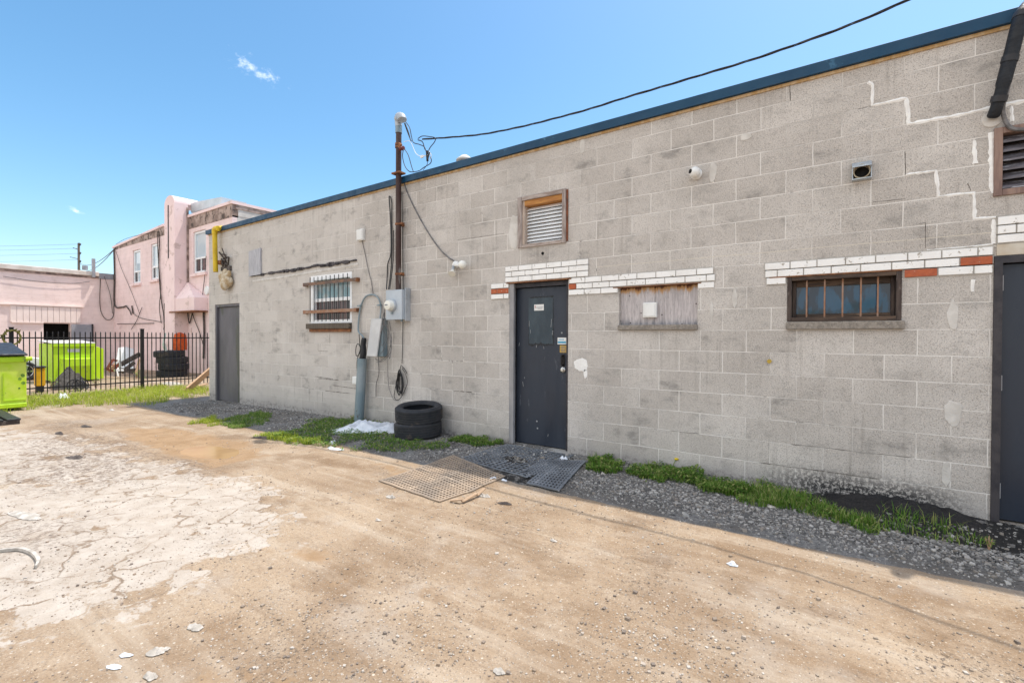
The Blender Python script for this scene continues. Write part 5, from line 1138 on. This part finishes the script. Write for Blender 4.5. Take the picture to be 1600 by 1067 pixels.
MB().prism([(-21.05, 1.12), (XF+.05, 1.065), (XF+.05, 1.09), (-21.05, 1.16)], ya-.03, yb+.04).build('lid', M['lidwhite'], d2, bevel=.008)
MB().box(XF+.002, XF+.006, ya+.34, yb-.34, .80, .90).build('label_plate', M['lidwhite'], d2)

cz = base_z(-22.7, 0); car = thing('parked_car', 'white parked car mostly hidden between the two green dumpsters', 'car', (-22.9, -2.6, cz))
yf = -.38; prof = [(0, .28), (.02, .52), (-.12, .66), (-.5, .76), (-1.25, .86), (-2.0, 1.30), (-2.5, 1.42), (-3.3, 1.38), (-4.05, 1.0), (-4.4, .92), (-4.45, .4), (-4.3, .22), (-.1, .2)]
mb = MB(); Mx = Matrix(((0, 1, 0, -23.6), (1, 0, 0, yf), (0, 0, 1, cz), (0, 0, 0, 1)))
mb.prism(prof, 0, 1.7, 0, Mx); mb.build('body', M['carwhite'], car, smooth=True, bevel=.06, seg=3)
mb = MB(); mb.prism([(-1.42, .92), (-2.02, 1.25), (-2.5, 1.36), (-3.2, 1.32), (-3.8, 1.0)], 1.701, 1.715, 0, Mx); mb.build('side_window', M['car_glass'], car)
mb = MB(); mb.add([Mx @ Vector((-1.28, .25, .885)), Mx @ Vector((-1.28, 1.45, .885)), Mx @ Vector((-1.99, 1.35, 1.31)), Mx @ Vector((-1.99, .35, 1.31))], [(0,1,2,3)]); mb.build('windscreen', M['car_glass'], car)
for yy in (-.80, -3.5):
    w = MB().lathe(tyre_profile(.32, .2, .21), 32, 0, Matrix.Translation((-21.93, yf+yy, cz+.32)) @ Matrix.Rotation(R(90), 4, 'Y'), closed=True).build('wheel', M['rubber'], car, smooth=True)
    rim = MB().lathe([(.205, .0), (.2, .03), (.04, .04), (.001, .045)], 24, 0, Matrix.Translation((-21.9, yf+yy, cz+.32)) @ Matrix.Rotation(R(90), 4, 'Y'))
    rim.build('hub', M['blackplastic'], w)
    sp_ = MB()
    for k in range(5):
        a = 2*math.pi*k/5; sp_.bar((-21.84, yf+yy, cz+.32), (-21.85, yf+yy+.19*math.cos(a), cz+.32+.19*math.sin(a)), .02, .06, 0, (0, -math.sin(a), math.cos(a)))
    sp_.tube([(-21.85, yf+yy+.2*math.cos(a), cz+.32+.2*math.sin(a)) for a in [2*math.pi*k/24 for k in range(24)]], .014, 6, closed=True); sp_.build('rim', M['alloy'], w)
MB().prism([(-.02, .56), (-.16, .65), (-.42, .70), (-.30, .60)], 1.703, 1.72, 0, Mx).build('headlight', M['panesky'], car)

yb_ = thing('yellow_bin', 'small yellow bin standing by the fence beside the left dumpster', 'bin', (-16.6, -1.86, base_z(-16.6, 0)))
q = WX(62, 585, -16.6); zb = base_z(-16.6, 0); w = .09
MB().box(-16.7, -16.5, q.y-w, q.y+w, zb+.16, zb+.62).build('body', mat('amber_plastic', (.72, .40, .01), (.62, .33, .01), .5), yb_, bevel=.02)
MB().box(-16.72, -16.48, q.y-w-.012, q.y+w+.012, zb+.62, zb+.66).build('lid', M['blackplastic'], yb_, bevel=.01); MB().box(-16.66, -16.54, q.y-w+.02, q.y+w-.02, zb, zb+.159).build('base', M['blackplastic'], yb_)

# dark cone made for a triangular shadow, with bent wheel wires before the far dumpster
nh = WX(118, 608, -16.3); zb = base_z(-16.3, 0); mb = MB()
hv = []; nn = 14
for j in range(nn+1):
    for i in range(nn+1):
        u, v = i/nn*2-1, j/nn*2-1; r = max(abs(u), abs(v)); x = -17.2+.35*u; y = nh.y+.08+.36*v; z = zb+.6*max(0, 1-r)**.9*(1+.3*mnoise.noise((u*3, v*3, 1)))
        hv.append((x, y, z))
mb.add(hv, [(j*(nn+1)+i, j*(nn+1)+i+1, (j+1)*(nn+1)+i+1, (j+1)*(nn+1)+i) for j in range(nn) for i in range(nn)])
tag(mb.build('shadow_cone', mat('shadow_cone_dark', (.06, .055, .05), (.10, .09, .08), .95, 0, 16, bump=.6)), 'dark cone standing in for a triangular shadow before the far dumpster', 'shadow shape')
mb = MB()
for k, r in ((0, .16), (1, .13), (2, .17)):
    c = Vector((-16.1-.1*k, nh.y-.05+.09*k, zb+.15)); ax = Vector((1, .5*k-.4, .2)).normalized(); u = ax.orthogonal().normalized(); v = ax.cross(u)
    mb.tube([c+(u*math.cos(a)+v*math.sin(a))*r for a in [2*math.pi*i/22 for i in range(22)]], .014, 6, closed=True)
    for i in range(6): a = math.pi*i/6; mb.tube([c+(u*math.cos(a)+v*math.sin(a))*r, c-(u*math.cos(a)+v*math.sin(a))*r], .005, 4)
tag(mb.build('bent_wheels', M['blackplastic'], smooth=True), 'tangle of small bent black wheels on the ground by the fence', 'wheels')

# junk heap, chair, courtyard tyres
tc = (-19.55, 2.15); zc = base_z(*tc)
bt = MB().lathe(tyre_profile(.46, .235, .27), 36, 0, None, closed=True).build('truck_tyre', M['rubber'], smooth=True, origin=(0, 0, 0))
bt.location = (tc[0], tc[1], zc+.118); tag(bt, 'bottom tyre of the courtyard stack behind the fence', 'tyre', 'stack of big tyres in the courtyard')
dup(bt, (tc[0]+.05, tc[1]+.03, zc+.35), (0, .02, .5), 'second tyre from below in the courtyard stack'); dup(bt, (tc[0]-.02, tc[1]+.02, zc+.58), (.03, 0, 1), 'third tyre from below in the courtyard stack'); dup(bt, (tc[0]-.12, tc[1]-.05, zc+.80), (.0, -.03, 2), 'topmost tyre of the courtyard stack, shifted left')
og = MB(); c0 = Vector((tc[0]-.0, tc[1]+.25, zc+.98))
prof = [(.001, -.06), (.20, -.05), (.215, .15), (.20, .38), (.17, .52), (.06, .58), (.001, .59)]
og.lathe(prof, 20, 0, Matrix.Translation(c0)); og.v = [(x+.05*mnoise.noise((x*5, y*5, z*5)), y+.05*mnoise.noise((x*5, y*5, z*5+9)), z) for x, y, z in og.v]
tag(og.build('orange_sack', M['orange'], smooth=True), 'crumpled orange sack standing on the courtyard tyre stack', 'sack')
mb = MB(); mb.tube(smooth_pts([WX(259, 548, tc[0]+.3), WX(256, 535, tc[0]+.3), WX(259, 520, tc[0]+.3)], 4), [.05]*4+[.03]*4+[.01], 8); tag(mb.build('green_bottle', mat('green_bottle', (.25, .4, .3), (.5, .55, .5), .3)), 'pale green bottle beside the orange sack on the tyres', 'bottle')
Xc = -22.0
ch = thing('white_chair', 'white plastic chair lying on the junk heap behind the fence', 'chair', (Xc, WX(195, 570, Xc).y, base_z(Xc, 0)))
a, b2, c3, d4 = WX(181, 566, Xc), WX(207, 566, Xc+.2), WX(209, 545, Xc-.2), WX(185, 543, Xc-.2)
mb = MB(); off = Vector((-.03, 0, -.02)); top = [a, b2, c3+Vector((0, .02, .0)), c3.lerp(d4, .5)+Vector((0, 0, .06)), d4]
mb.add(top+[t+off for t in top], [(0,1,2,3,4), (9,8,7,6,5)]+[(i, i+5, (i+1) % 5+5, (i+1) % 5) for i in range(5)]); mb.build('backrest', M['whiteplastic'], ch, bevel=.01)
mb = MB(); a2, b3 = a+Vector((.5, -.1, -.25)), b2+Vector((.5, -.1, -.2)); mb.add([a, b2, b3, a2, a+off, b2+off, b3+off, a2+off], [(0,1,2,3),(7,6,5,4),(0,4,5,1),(1,5,6,2),(2,6,7,3),(3,7,4,0)]); mb.build('seat', M['whiteplastic'], ch, bevel=.01)
for s in (a2, b3): MB().bar(s, (s.x+.1, s.y, base_z(s.x, 0)), .04, .03).build('leg', M['whiteplastic'], ch)
Xj = -20.4; zj = base_z(Xj, 0)
lab = ['dark plank on the junk heap, long and tilted up to the right', 'short dark plank at the heap bottom near the chair', 'brown plank sloping left on the junk heap', 'grey broken plank jutting from the junk heap', 'dark plank lying across the heap front', 'narrow stick leaning out of the junk heap']
for k, (p0, p1, w) in enumerate((((184, 572), (219, 553), .16), ((185, 580), (212, 578), .12), ((170, 580), (186, 566), .14), ((190, 582), (210, 566), .12), ((186, 576), (208, 582), .12), ((212, 583), (218, 561), .06))):
    A, Bp = WX(*p0, Xj+.12*k), WX(*p1, Xj-.1+.12*k); tag(MB().bar(A, Bp, .05, w, 0, (0, .3, 1)).build('plank', M['junk'] if k % 3 != 2 else M['lumber'], bevel=.004), lab[k], 'plank', 'planks on the junk heap')
fr_ = MB(); F0 = [WX(*p, Xj+.5) for p in ((167, 577), (176, 562), (187, 565), (178, 580))]
for i in range(4): fr_.bar(F0[i], F0[(i+1) % 4], .05, .07)
fr_.bar(F0[0].lerp(F0[1], .5), F0[2].lerp(F0[3], .5), .03, .03); tag(fr_.build('broken_frame', M['redbrown']), 'red brown broken picture frame shape leaning at the dumpster side', 'frame')
wf = MB(); pts = [WX(*p, Xj+.6) for p in ((181, 568), (187, 563), (188, 575))]
wf.bar(pts[0], pts[1], .04, .05).bar(pts[1], pts[2], .04, .05); A = WX(179, 577, Xj+.65); wf.box(A.x-.1, A.x+.1, A.y, A.y+.22, A.z-.07, A.z); tag(wf.build('white_bracket', M['whiteplastic']), 'bent white metal bracket at the left of the junk heap', 'bracket')
lp = MB(); A, Bp = G(290, 613), WX(330, 577, -14.2); lp.bar(A+Vector((0, 0, .02)), Bp, .04, .26, 0, (.3, .3, 1)); tag(lp.build('leaning_board', M['lumber'], bevel=.004), 'bare lumber board leaning on the far corner of the block building', 'board')
lp = MB(); A, Bp = G(283, 612), G(322, 603); lp.bar(A+Vector((0, 0, .03)), Bp+Vector((0, 0, .06)), .10, .03); tag(lp.build('loose_board', M['lumber']), 'short lumber board flat on the ground by the leaning board', 'board')
for (px, py, lb) in ((224, 600, 'weed with yellow green leaves at the right fence post'), (213, 592, 'pale flowering weed left of the right fence post'), (150, 608, 'thin weed at the fence foot before the far dumpster'), (80, 610, 'tall weed by the fence right of the left dumpster')):
    q = G(px, py); stems('tall_weed', lb, (q.x, q.y), 9, .42, .2)
for (px, py, lb) in ((566, 655, 'dry stalks sprouting right of the riser pipe foot'), (1545, 862, 'small weed on the gravel by the navy door')):
    q = G(px, py); stems('small_weed', lb, (q.x, min(q.y, -.06)), 5, .12, .06, ls=.35)
cr(268, 600, .5, .2, .06, 'white rubble spilled at the foot of the courtyard tyres', 'rubble', 'white', cat='rubble'); cr(100, 622, .2, .10, .10, 'white litter bag in the verge grass by the fence', 'litter_bag', 'sheet', cat='litter')
cr(175, 641, .10, .03, .02, 'small white scrap on the verge edge', 'paper_scrap', 'white')

# ------------------------------------------------------------------ pink two-storey building
FY = 3.4; PX0, PX1 = -30.2, -17.83
pb_ = thing('pink_building', 'two storey pink painted building with tall chimney duct and sash windows', 'building', (-24, FY, base_z(-24, 0)))
wins = [(W(207.5, 392, FY), W(219.5, 442, FY)), (W(236, 382, FY), W(247.5, 436, FY)), (W(302, 363, FY), W(322, 425, FY))]
holes = [(a.x, b.x, b.z, a.z) for a, b in wins]
wall_with_holes('wall', PX0, PX1, -.8, 5.62, holes, .16, M['pinkf'], pb_, FY)
MB().box(PX1-.2, PX1, FY+.16, 11, -.8, 5.62).box(PX0, PX0+.2, FY+.16, 11, -.8, 5.62).box(PX0+.2, PX1-.2, 10.8, 11, -.8, 5.62).build('side_wall', M['stuccoside'], pb_)
def tz(x): return 5.80+.3*min(1, (x-PX0)/6.0)
mb = MB(); mb.prism([(PX0, 5.621), (-23.8, 5.621), (-23.8, tz(-23.8)-.10), (PX0, tz(PX0)-.10)], FY-.012, FY+.2).prism([(-21.45, 5.56), (PX1, 5.56), (PX1, 6.02), (-21.45, 6.02)], FY-.015, FY+.2); mb.build('parapet', M['parapet'], pb_)
mb = MB(); mb.prism([(PX0-.05, tz(PX0)-.10), (-23.8, tz(-23.8)-.10), (-23.8, tz(-23.8)), (PX0-.05, tz(PX0))], FY-.05, FY+.25).prism([(-21.45, 6.02), (PX1+.05, 6.02), (PX1+.05, 6.12), (-21.45, 6.12)], FY-.05, FY+.25); mb.box(PX1-.2, PX1+.05, FY+.25, 11, 6.02, 6.12); mb.build('parapet_cap', M['pinkplain'], pb_)
MB().box(PX1-.2, PX1+.012, FY+.2, 11, 5.62, 6.02).build('side_parapet', M['stuccoside'], pb_)
MB().box(PX1+.001, PX1+.03, FY+.1, 11, 5.86, 6.0).build('side_stain', M['dirtytrim'], pb_)
MB().box(PX0+.2, PX1-.2, FY+.2, 10.8, 5.5, 5.6).build('roof', M['roof'], pb_)
MB().box(PX0+.2, PX1-.2, FY+.5, FY+.55, -.5, 5.5).build('dark_interior_sheet', M['dark'], pb_)  # added black sheet, the unlit rooms painted dark
for i, (x0, x1, z0, z1) in enumerate(holes):
    wf = MB().box(x0+.01, x0+.09, FY+.04, FY+.12, z0+.01, z1-.01).box(x1-.09, x1-.01, FY+.04, FY+.12, z0+.01, z1-.01).box(x0+.09, x1-.09, FY+.04, FY+.12, z1-.09, z1-.01).box(x0+.09, x1-.09, FY+.04, FY+.12, z0+.01, z0+.09)
    zm = z0+.36*(z1-z0); wf.box(x0+.09, x1-.09, FY+.045, FY+.115, zm-.035, zm+.035); xm = (x0+x1)/2; wf.box(xm-.03, xm+.03, FY+.05, FY+.11, z0+.09, zm-.035)
    w_ = wf.build('window', M['whitevinyl'], pb_)
    MB().box(x0+.09, x1-.09, FY+.08, FY+.085, zm+.035, z1-.09).build('pane', M['panesky'], w_); MB().box(x0+.09, xm-.03, FY+.08, FY+.085, z0+.09, zm-.035).build('pane', M['panedark'], w_); MB().box(xm+.03, x1-.09, FY+.08, FY+.085, z0+.09, zm-.035).build('pane', M['panesky'] if i < 2 else M['curtain'], w_)
    MB().box(x0-.12, x1+.12, FY-.09, FY+.03, z0-.11, z0-.005).build('sill', M['pinkplain'], w_)
CY = FY-.48; cxa, cxb = W(257, 400, CY).x, -21.47
mb = MB(); mb.box(cxa, cxb, CY, FY-.001, -.4, 6.55); arc = [(cxa, 6.551)]+[(cxa+(cxb-cxa)*.5*(1-math.cos(t)), 6.551+.33*math.sin(t)) for t in [math.pi*k/12 for k in range(1, 12)]]+[(cxb, 6.551)]
mb.prism(arc, CY, FY+.5); chm = mb.build('chimney', M['pinkplain'], pb_)
xg = cxa+.42*(cxb-cxa); MB().box(xg-.03, xg+.03, CY-.02, CY-.001, 4.4, 6.5).build('flue_gap', M['framedark'], chm)
MB().box(cxb+.001, cxb+.07, FY-.06, FY-.002, 2.6, 6.42).build('down_strip', M['dirtytrim'], chm)
dm = MB(); za = W(300, 319, FY).z; dm.prism([(cxb, 6.25), (cxb+2.6, 6.2), (cxb+2.6, 6.46), (cxb+.5, 6.62), (cxb, 6.62)], FY+.1, FY+1.0); dm.build('roof_duct', M['duct'], pb_)
hx0, hx1 = -21.47, W(313, 470, FY-.25).x; hz0, hz1 = W(300, 487, FY).z, W(300, 468, FY).z
hb = MB(); hb.box(hx0, hx1, CY+.02, FY-.002, hz0, hz1); hb.add([(hx0, CY+.02, hz1+.001), (hx1, CY+.02, hz1+.001), (hx1, FY-.002, hz1+.001), (hx0, FY-.002, hz1+.001), (hx0+.02, FY-.03, hz1+.72)], [(0,1,4),(1,2,4),(2,3,4),(3,0,4)]); hbo = hb.build('vent_box', M['pinkplain'], pb_)
MB().box(hx0-.4, hx1+.05, CY-.05, FY-.002, hz0-.05, hz0-.004).build('ledge', M['rust'], hbo)
for q in ((PX0+.15, PX0+1.0, FY-.012, FY-.001, 1.45, 1.95), (PX0+.1, PX0+1.3, FY-.014, FY-.001, -.4, .95), (W(235, 530, FY).x, W(252, 530, FY).x, FY-.014, FY-.001, -.4, W(240, 508, FY).z), (W(275, 530, FY).x, W(300, 530, FY).x, FY-.014, FY-.001, .9, W(280, 510, FY).z)): MB().box(*q).build('blocked_opening', M['pinkplain'], pb_)
cbl = MB()
def pk(pts, r=.013, Y=FY-.05): cbl.tube(smooth_pts([W(x, y, Y) for x, y in pts], 4), r, 6)
pk([(248, 362), (249, 380), (248, 410), (250, 450), (253, 475), (256, 495), (257, 530)], .022); pk([(246, 362), (247, 400), (251, 450), (249, 480), (252, 505)], .015); pk([(257, 474), (258, 500), (256, 515)], .025)
pk([(181, 392), (190, 420), (205, 455), (218, 490)], .010); pk([(181, 382), (200, 372), (248, 361)], .010); pk([(178, 350+40), (179, 430), (179, 476), (190, 480), (197, 478)], .035); pk([(197, 478), (203, 486), (205, 492)], .025); pk([(206, 478), (208, 490)], .03)
pk([(208, 490), (220, 497), (240, 501), (252, 503)], .013); pk([(183, 506), (205, 506), (240, 505)], .015); pk([(318, 487), (319, 520), (318, 560)], .035); pk([(293, 487), (296, 505), (301, 487)], .02); pk([(300, 487), (304, 500), (312, 520), (318, 540)], .015); pk([(293, 410), (285, 440), (272, 448)], .0) if False else None
pk([(322, 400), (320, 430), (316, 465)], .012); pk([(222, 480), (214, 500), (205, 515)], .012); pk([(258, 523), (263, 512), (268, 522)], .02)
cbl.build('wall_cables', M['junk'], pb_, smooth=True)
MB().sphere(W(260, 517, FY-.1), .09, 8, 0, (1, 1, 1.6)).build('lamp', M['junk'], pb_, smooth=True)
c = W(323, 454, FY-.04); rr = .17
sgn = MB().lathe([(rr, 0), (rr, .05), (rr*.85, .07), (.001, .072)], 24, 0, Matrix.Translation((c.x, FY, c.z)) @ Matrix.Rotation(R(90), 4, 'X')); tag(sgn.build('wall_dome', M['whiteplastic'], smooth=True), 'white round dome fitting on the pink wall beside the block building corner', 'dome light')

# low pink building
LX = PX0; Y0 = -14
def low_material_parts():
    lb_ = thing('pink_shed', 'long low pink building with open dark doorway across the yard', 'building', (LX, -3, -.3))
    dz0 = -.5; da, db, dc_ = WX(68, 520, LX).y, WX(110, 520, LX).y, WX(142, 520, LX).y; ztop = WX(90, 505.5, LX).z
    mbw = MB(); hole = (da, db, dz0, ztop)
    # wall along y
    def q(y0, y1, z0, z1): mbw.add([(LX, y0, z0), (LX, y1, z0), (LX, y1, z1), (LX, y0, z1)], [(0, 1, 2, 3)])
    q(Y0, da, -.9, 4.12); q(da, db, ztop, 4.12); q(db, FY, -.9, 4.12); q(da, db, -.9, dz0)
    mbw.add([(LX, da, dz0), (LX, da, ztop), (LX-.3, da, ztop), (LX-.3, da, dz0)], [(0,1,2,3)]); mbw.add([(LX, db, dz0), (LX, db, ztop), (LX-.3, db, ztop), (LX-.3, db, dz0)], [(0,1,2,3)]); mbw.add([(LX, da, ztop), (LX, db, ztop), (LX-.3, db, ztop), (LX-.3, da, ztop)], [(0,1,2,3)])
    mbw.add([(LX-8, Y0, -.9), (LX-8, FY, -.9), (LX-8, FY, 4.12), (LX-8, Y0, 4.12)], [(0,1,2,3)]); mbw.add([(LX-8, Y0, -.9), (LX, Y0, -.9), (LX, Y0, 4.12), (LX-8, Y0, 4.12)], [(0,1,2,3)])
    mbw.build('wall', M['pinks'], lb_)
    MB().box(LX-1.2, LX-1.15, da-2, db+2, -.6, 3.5).build('dark_interior_sheet', M['dark'], lb_)  # black sheet, the doorway's inner shade put into its colour
    MB().box(LX-8, LX-.05, Y0, FY, 4.0, 4.1).build('roof', M['roof'], lb_)
    MB().box(LX-.3, LX+.10, Y0, FY-.6, 4.22, 4.44).build('parapet_cap', M['cap'], lb_, bevel=.02)
    MB().box(LX-.3, LX+.04, Y0, FY-.6, 4.121, 4.215).build('dirty_shadow_trim', M['dirtytrim'], lb_)  # dirt, with the cap's shadow put into its colour
    MB().box(LX-.3, LX+.03, FY-.6, FY-.01, 4.121, 4.40).build('corner_cap', M['tin'], lb_)
    zl = WX(60, 478, LX).z; mb = MB(); y = WX(16, 490, LX).y; ye = WX(126, 490, LX).y
    while y < ye: mb.box(LX+.002, LX+.05, y, min(y+.20, ye)-.012, WX(60, 503.5, LX).z, zl-.02-.02*rng.uniform()); y += .2
    mb.build('board_band', M['pinkboard'], lb_)
    MB().box(LX+.001, LX+.09, Y0, WX(130, 490, LX).y, zl, zl+.05).build('ledge', M['pinkboard'], lb_)
    MB().box(LX+.001, LX+.07, WX(18, 500, LX).y, da, ztop-.0, ztop+.05).build('door_head', M['pinkboard'], lb_)
    dr = MB().box(LX+.06, LX+.11, db+.02, dc_, dz0, ztop-.03).build('door', M['tin'], lb_); MB().box(LX+.055, LX+.12, dc_+.001, dc_+.07, dz0, ztop).build('door_frame', M['framedark'], dr)
    mb = MB()
    def lk_(pts, r=.02): mb.tube(smooth_pts([WX(x, y, LX+.06) for x, y in pts], 5), r, 6)
    lk_([(157, 435), (156, 470), (159, 490), (168, 500), (177, 494), (178, 470), (178, 430)], .016); lk_([(163, 432), (172, 460), (176, 490)], .01); lk_([(5, 432), (60, 440), (110, 443), (140, 440)], .009); mb.build('wall_cables', M['junk'], lb_, smooth=True)
    a = WX(146, 422, LX+.15); MB().box(LX+.06, LX+.22, a.y-.05, a.y+.06, a.z-.35, a.z+.55).build('flue', M['tin'], lb_)
low_material_parts()
# utility pole far behind
pd = ray(123, 380).normalized(); S = 46/pd.dot(FW); tp_ = CAM+pd*S
up = thing('utility_pole', 'distant wooden utility pole with insulators above the low pink roof', 'utility pole', (tp_.x, tp_.y, -.5))
rdir = Vector((RT.x, RT.y, 0)).normalized()
MB().tube([(tp_.x, tp_.y, -.5), (tp_.x, tp_.y, tp_.z)], [.14, .09], 10).build('pole', M['twine'], up, smooth=True)
for dz in (-.05, -.9, -1.7):
    MB().bar(Vector((tp_.x, tp_.y, tp_.z+dz)), Vector((tp_.x, tp_.y, tp_.z+dz-.12))+rdir*.16, .12, .2).build('insulator', M['junk'], up)
for dz, L in ((-.45, .55), (-1.35, .85)): MB().bar(Vector((tp_.x, tp_.y, tp_.z+dz))-rdir*L, Vector((tp_.x, tp_.y, tp_.z+dz-.2)), .05, .05).build('crossarm', M['junk'], up)
MB().tube([Vector((tp_.x, tp_.y, tp_.z-2.6))+rdir*.6, Vector((tp_.x, tp_.y, tp_.z-2.2))+rdir*.6], .22, 10).build('transformer', M['tin'], up, smooth=True)
wrs = MB(); e0 = W(180, 388, FY-.1)
for z, s in ((tp_.z-1.9, .5), (tp_.z-2.5, .6)): wrs.tube(catenary((tp_.x, tp_.y, z), e0, s), .018, 5)
tag(wrs.build('utility_wires', M['blackcable']), 'thin wires from the utility pole to the pink building corner', 'wire')
wrs = MB()
for z in (-.1, -.5, -1.0, -1.6): wrs.tube(catenary((tp_.x, tp_.y, tp_.z+z), Vector((tp_.x, tp_.y, tp_.z+z+.4))-rdir*40, .5), .012, 4)
tag(wrs.build('utility_wires', M['greycable']), 'faint overhead wires running left from the utility pole', 'wire')

# ------------------------------------------------------------------ camera, sun, sky
cam = bpy.data.cameras.new('Camera'); co = bpy.data.objects.new('Camera', cam); COL.objects.link(co); scene.camera = co
cam.sensor_width = 36; cam.lens = F/1600*36; cam.clip_end = 3000; cam.clip_start = .05
co.matrix_world = Matrix(((RT.x, UP.x, -FW.x, CAM.x), (RT.y, UP.y, -FW.y, CAM.y), (RT.z, UP.z, -FW.z, CAM.z), (0, 0, 0, 1)))
SD = Vector((.20, .345, 1)).normalized()
sl = bpy.data.lights.new('Sun', 'SUN'); so = bpy.data.objects.new('Sun', sl); COL.objects.link(so); sl.energy = 2.3; sl.angle = R(.55); sl.color = (1, .94, .85)
so.rotation_euler = SD.to_track_quat('Z', 'Y').to_euler(); so.location = (3, 6, 12)
wd = bpy.data.worlds.new('World'); scene.world = wd; wd.use_nodes = True; nt = wd.node_tree; nt.nodes.clear(); n = N(nt)
sky = n.new('ShaderNodeTexSky', sky_type='NISHITA', sun_disc=False); sky.sun_elevation = math.asin(SD.z); sky.sun_rotation = math.atan2(SD.x, SD.y)
sky.altitude = 100; sky.air_density = 1.0; sky.dust_density = 1.2; sky.ozone_density = 1.0
gd = n.new('ShaderNodeTexCoord').outputs['Generated']
def cloud(px, py, k, seed, sx, sz, amp):
    c = ray(px, py).normalized(); vm = n.new('ShaderNodeVectorMath', operation='SUBTRACT'); n.set(vm.inputs[0], gd); vm.inputs[1].default_value = c
    r_ = n.new('ShaderNodeVectorMath', operation='DOT_PRODUCT'); n.set(r_.inputs[0], vm.outputs[0]); r_.inputs[1].default_value = RT
    u_ = n.new('ShaderNodeVectorMath', operation='DOT_PRODUCT'); n.set(u_.inputs[0], vm.outputs[0]); u_.inputs[1].default_value = UP
    a = n.math('DIVIDE', r_.outputs['Value'], sx); b = n.math('DIVIDE', n.math('ADD', u_.outputs['Value'], n.math('MULTIPLY', r_.outputs['Value'], .30)), sz)
    d = n.math('SQRT', n.math('ADD', n.math('MULTIPLY', a, a), n.math('MULTIPLY', b, b)))
    nz = n.noise(n.mapv(gd, loc=(seed, 0, 0), sc=(1, 1, 1.6)), k, 9, .68)
    return n.math('MULTIPLY', n.ss(n.math('SUBTRACT', nz, n.math('MULTIPLY', d, .22)), .33, .66), amp)
cl = n.math('MAXIMUM', cloud(398, 110, 48, 3, .036, .019, .55), cloud(120, 330, 60, 8, .012, .004, .45))
hs = n.new('ShaderNodeHueSaturation'); n.set(hs.inputs['Color'], sky.outputs[0]); hs.inputs['Saturation'].default_value = 1.24; hs.inputs['Value'].default_value = .80; hs.inputs['Hue'].default_value = .489
# unseen bright clouds added behind the viewer to fill the shaded wall
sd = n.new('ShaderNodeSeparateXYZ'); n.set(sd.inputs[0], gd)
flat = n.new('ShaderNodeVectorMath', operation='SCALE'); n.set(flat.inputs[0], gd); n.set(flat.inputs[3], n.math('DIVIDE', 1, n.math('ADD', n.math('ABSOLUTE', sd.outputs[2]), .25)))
fill_clouds = n.ss(n.noise(flat.outputs[0], 2.2, 8, .55), .40, .52)
fill_clouds = n.math('MULTIPLY', fill_clouds, n.math('MULTIPLY', n.ss(n.math('MULTIPLY', sd.outputs[1], -1), .0, .25), n.ss(sd.outputs[2], -.02, .06)))
colr = n.mix(cl, hs.outputs[0], (6.0, 6.1, 6.2, 1)); colr = n.mix(fill_clouds, colr, (5.7, 5.65, 5.6, 1))
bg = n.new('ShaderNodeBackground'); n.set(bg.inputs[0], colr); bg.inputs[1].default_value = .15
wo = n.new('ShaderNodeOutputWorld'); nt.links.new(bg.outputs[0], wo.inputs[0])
scene.view_settings.view_transform = 'Standard'; scene.view_settings.look = 'None'; scene.view_settings.exposure = 0.97; scene.view_settings.gamma = 1
scene.cycles.max_bounces = 6
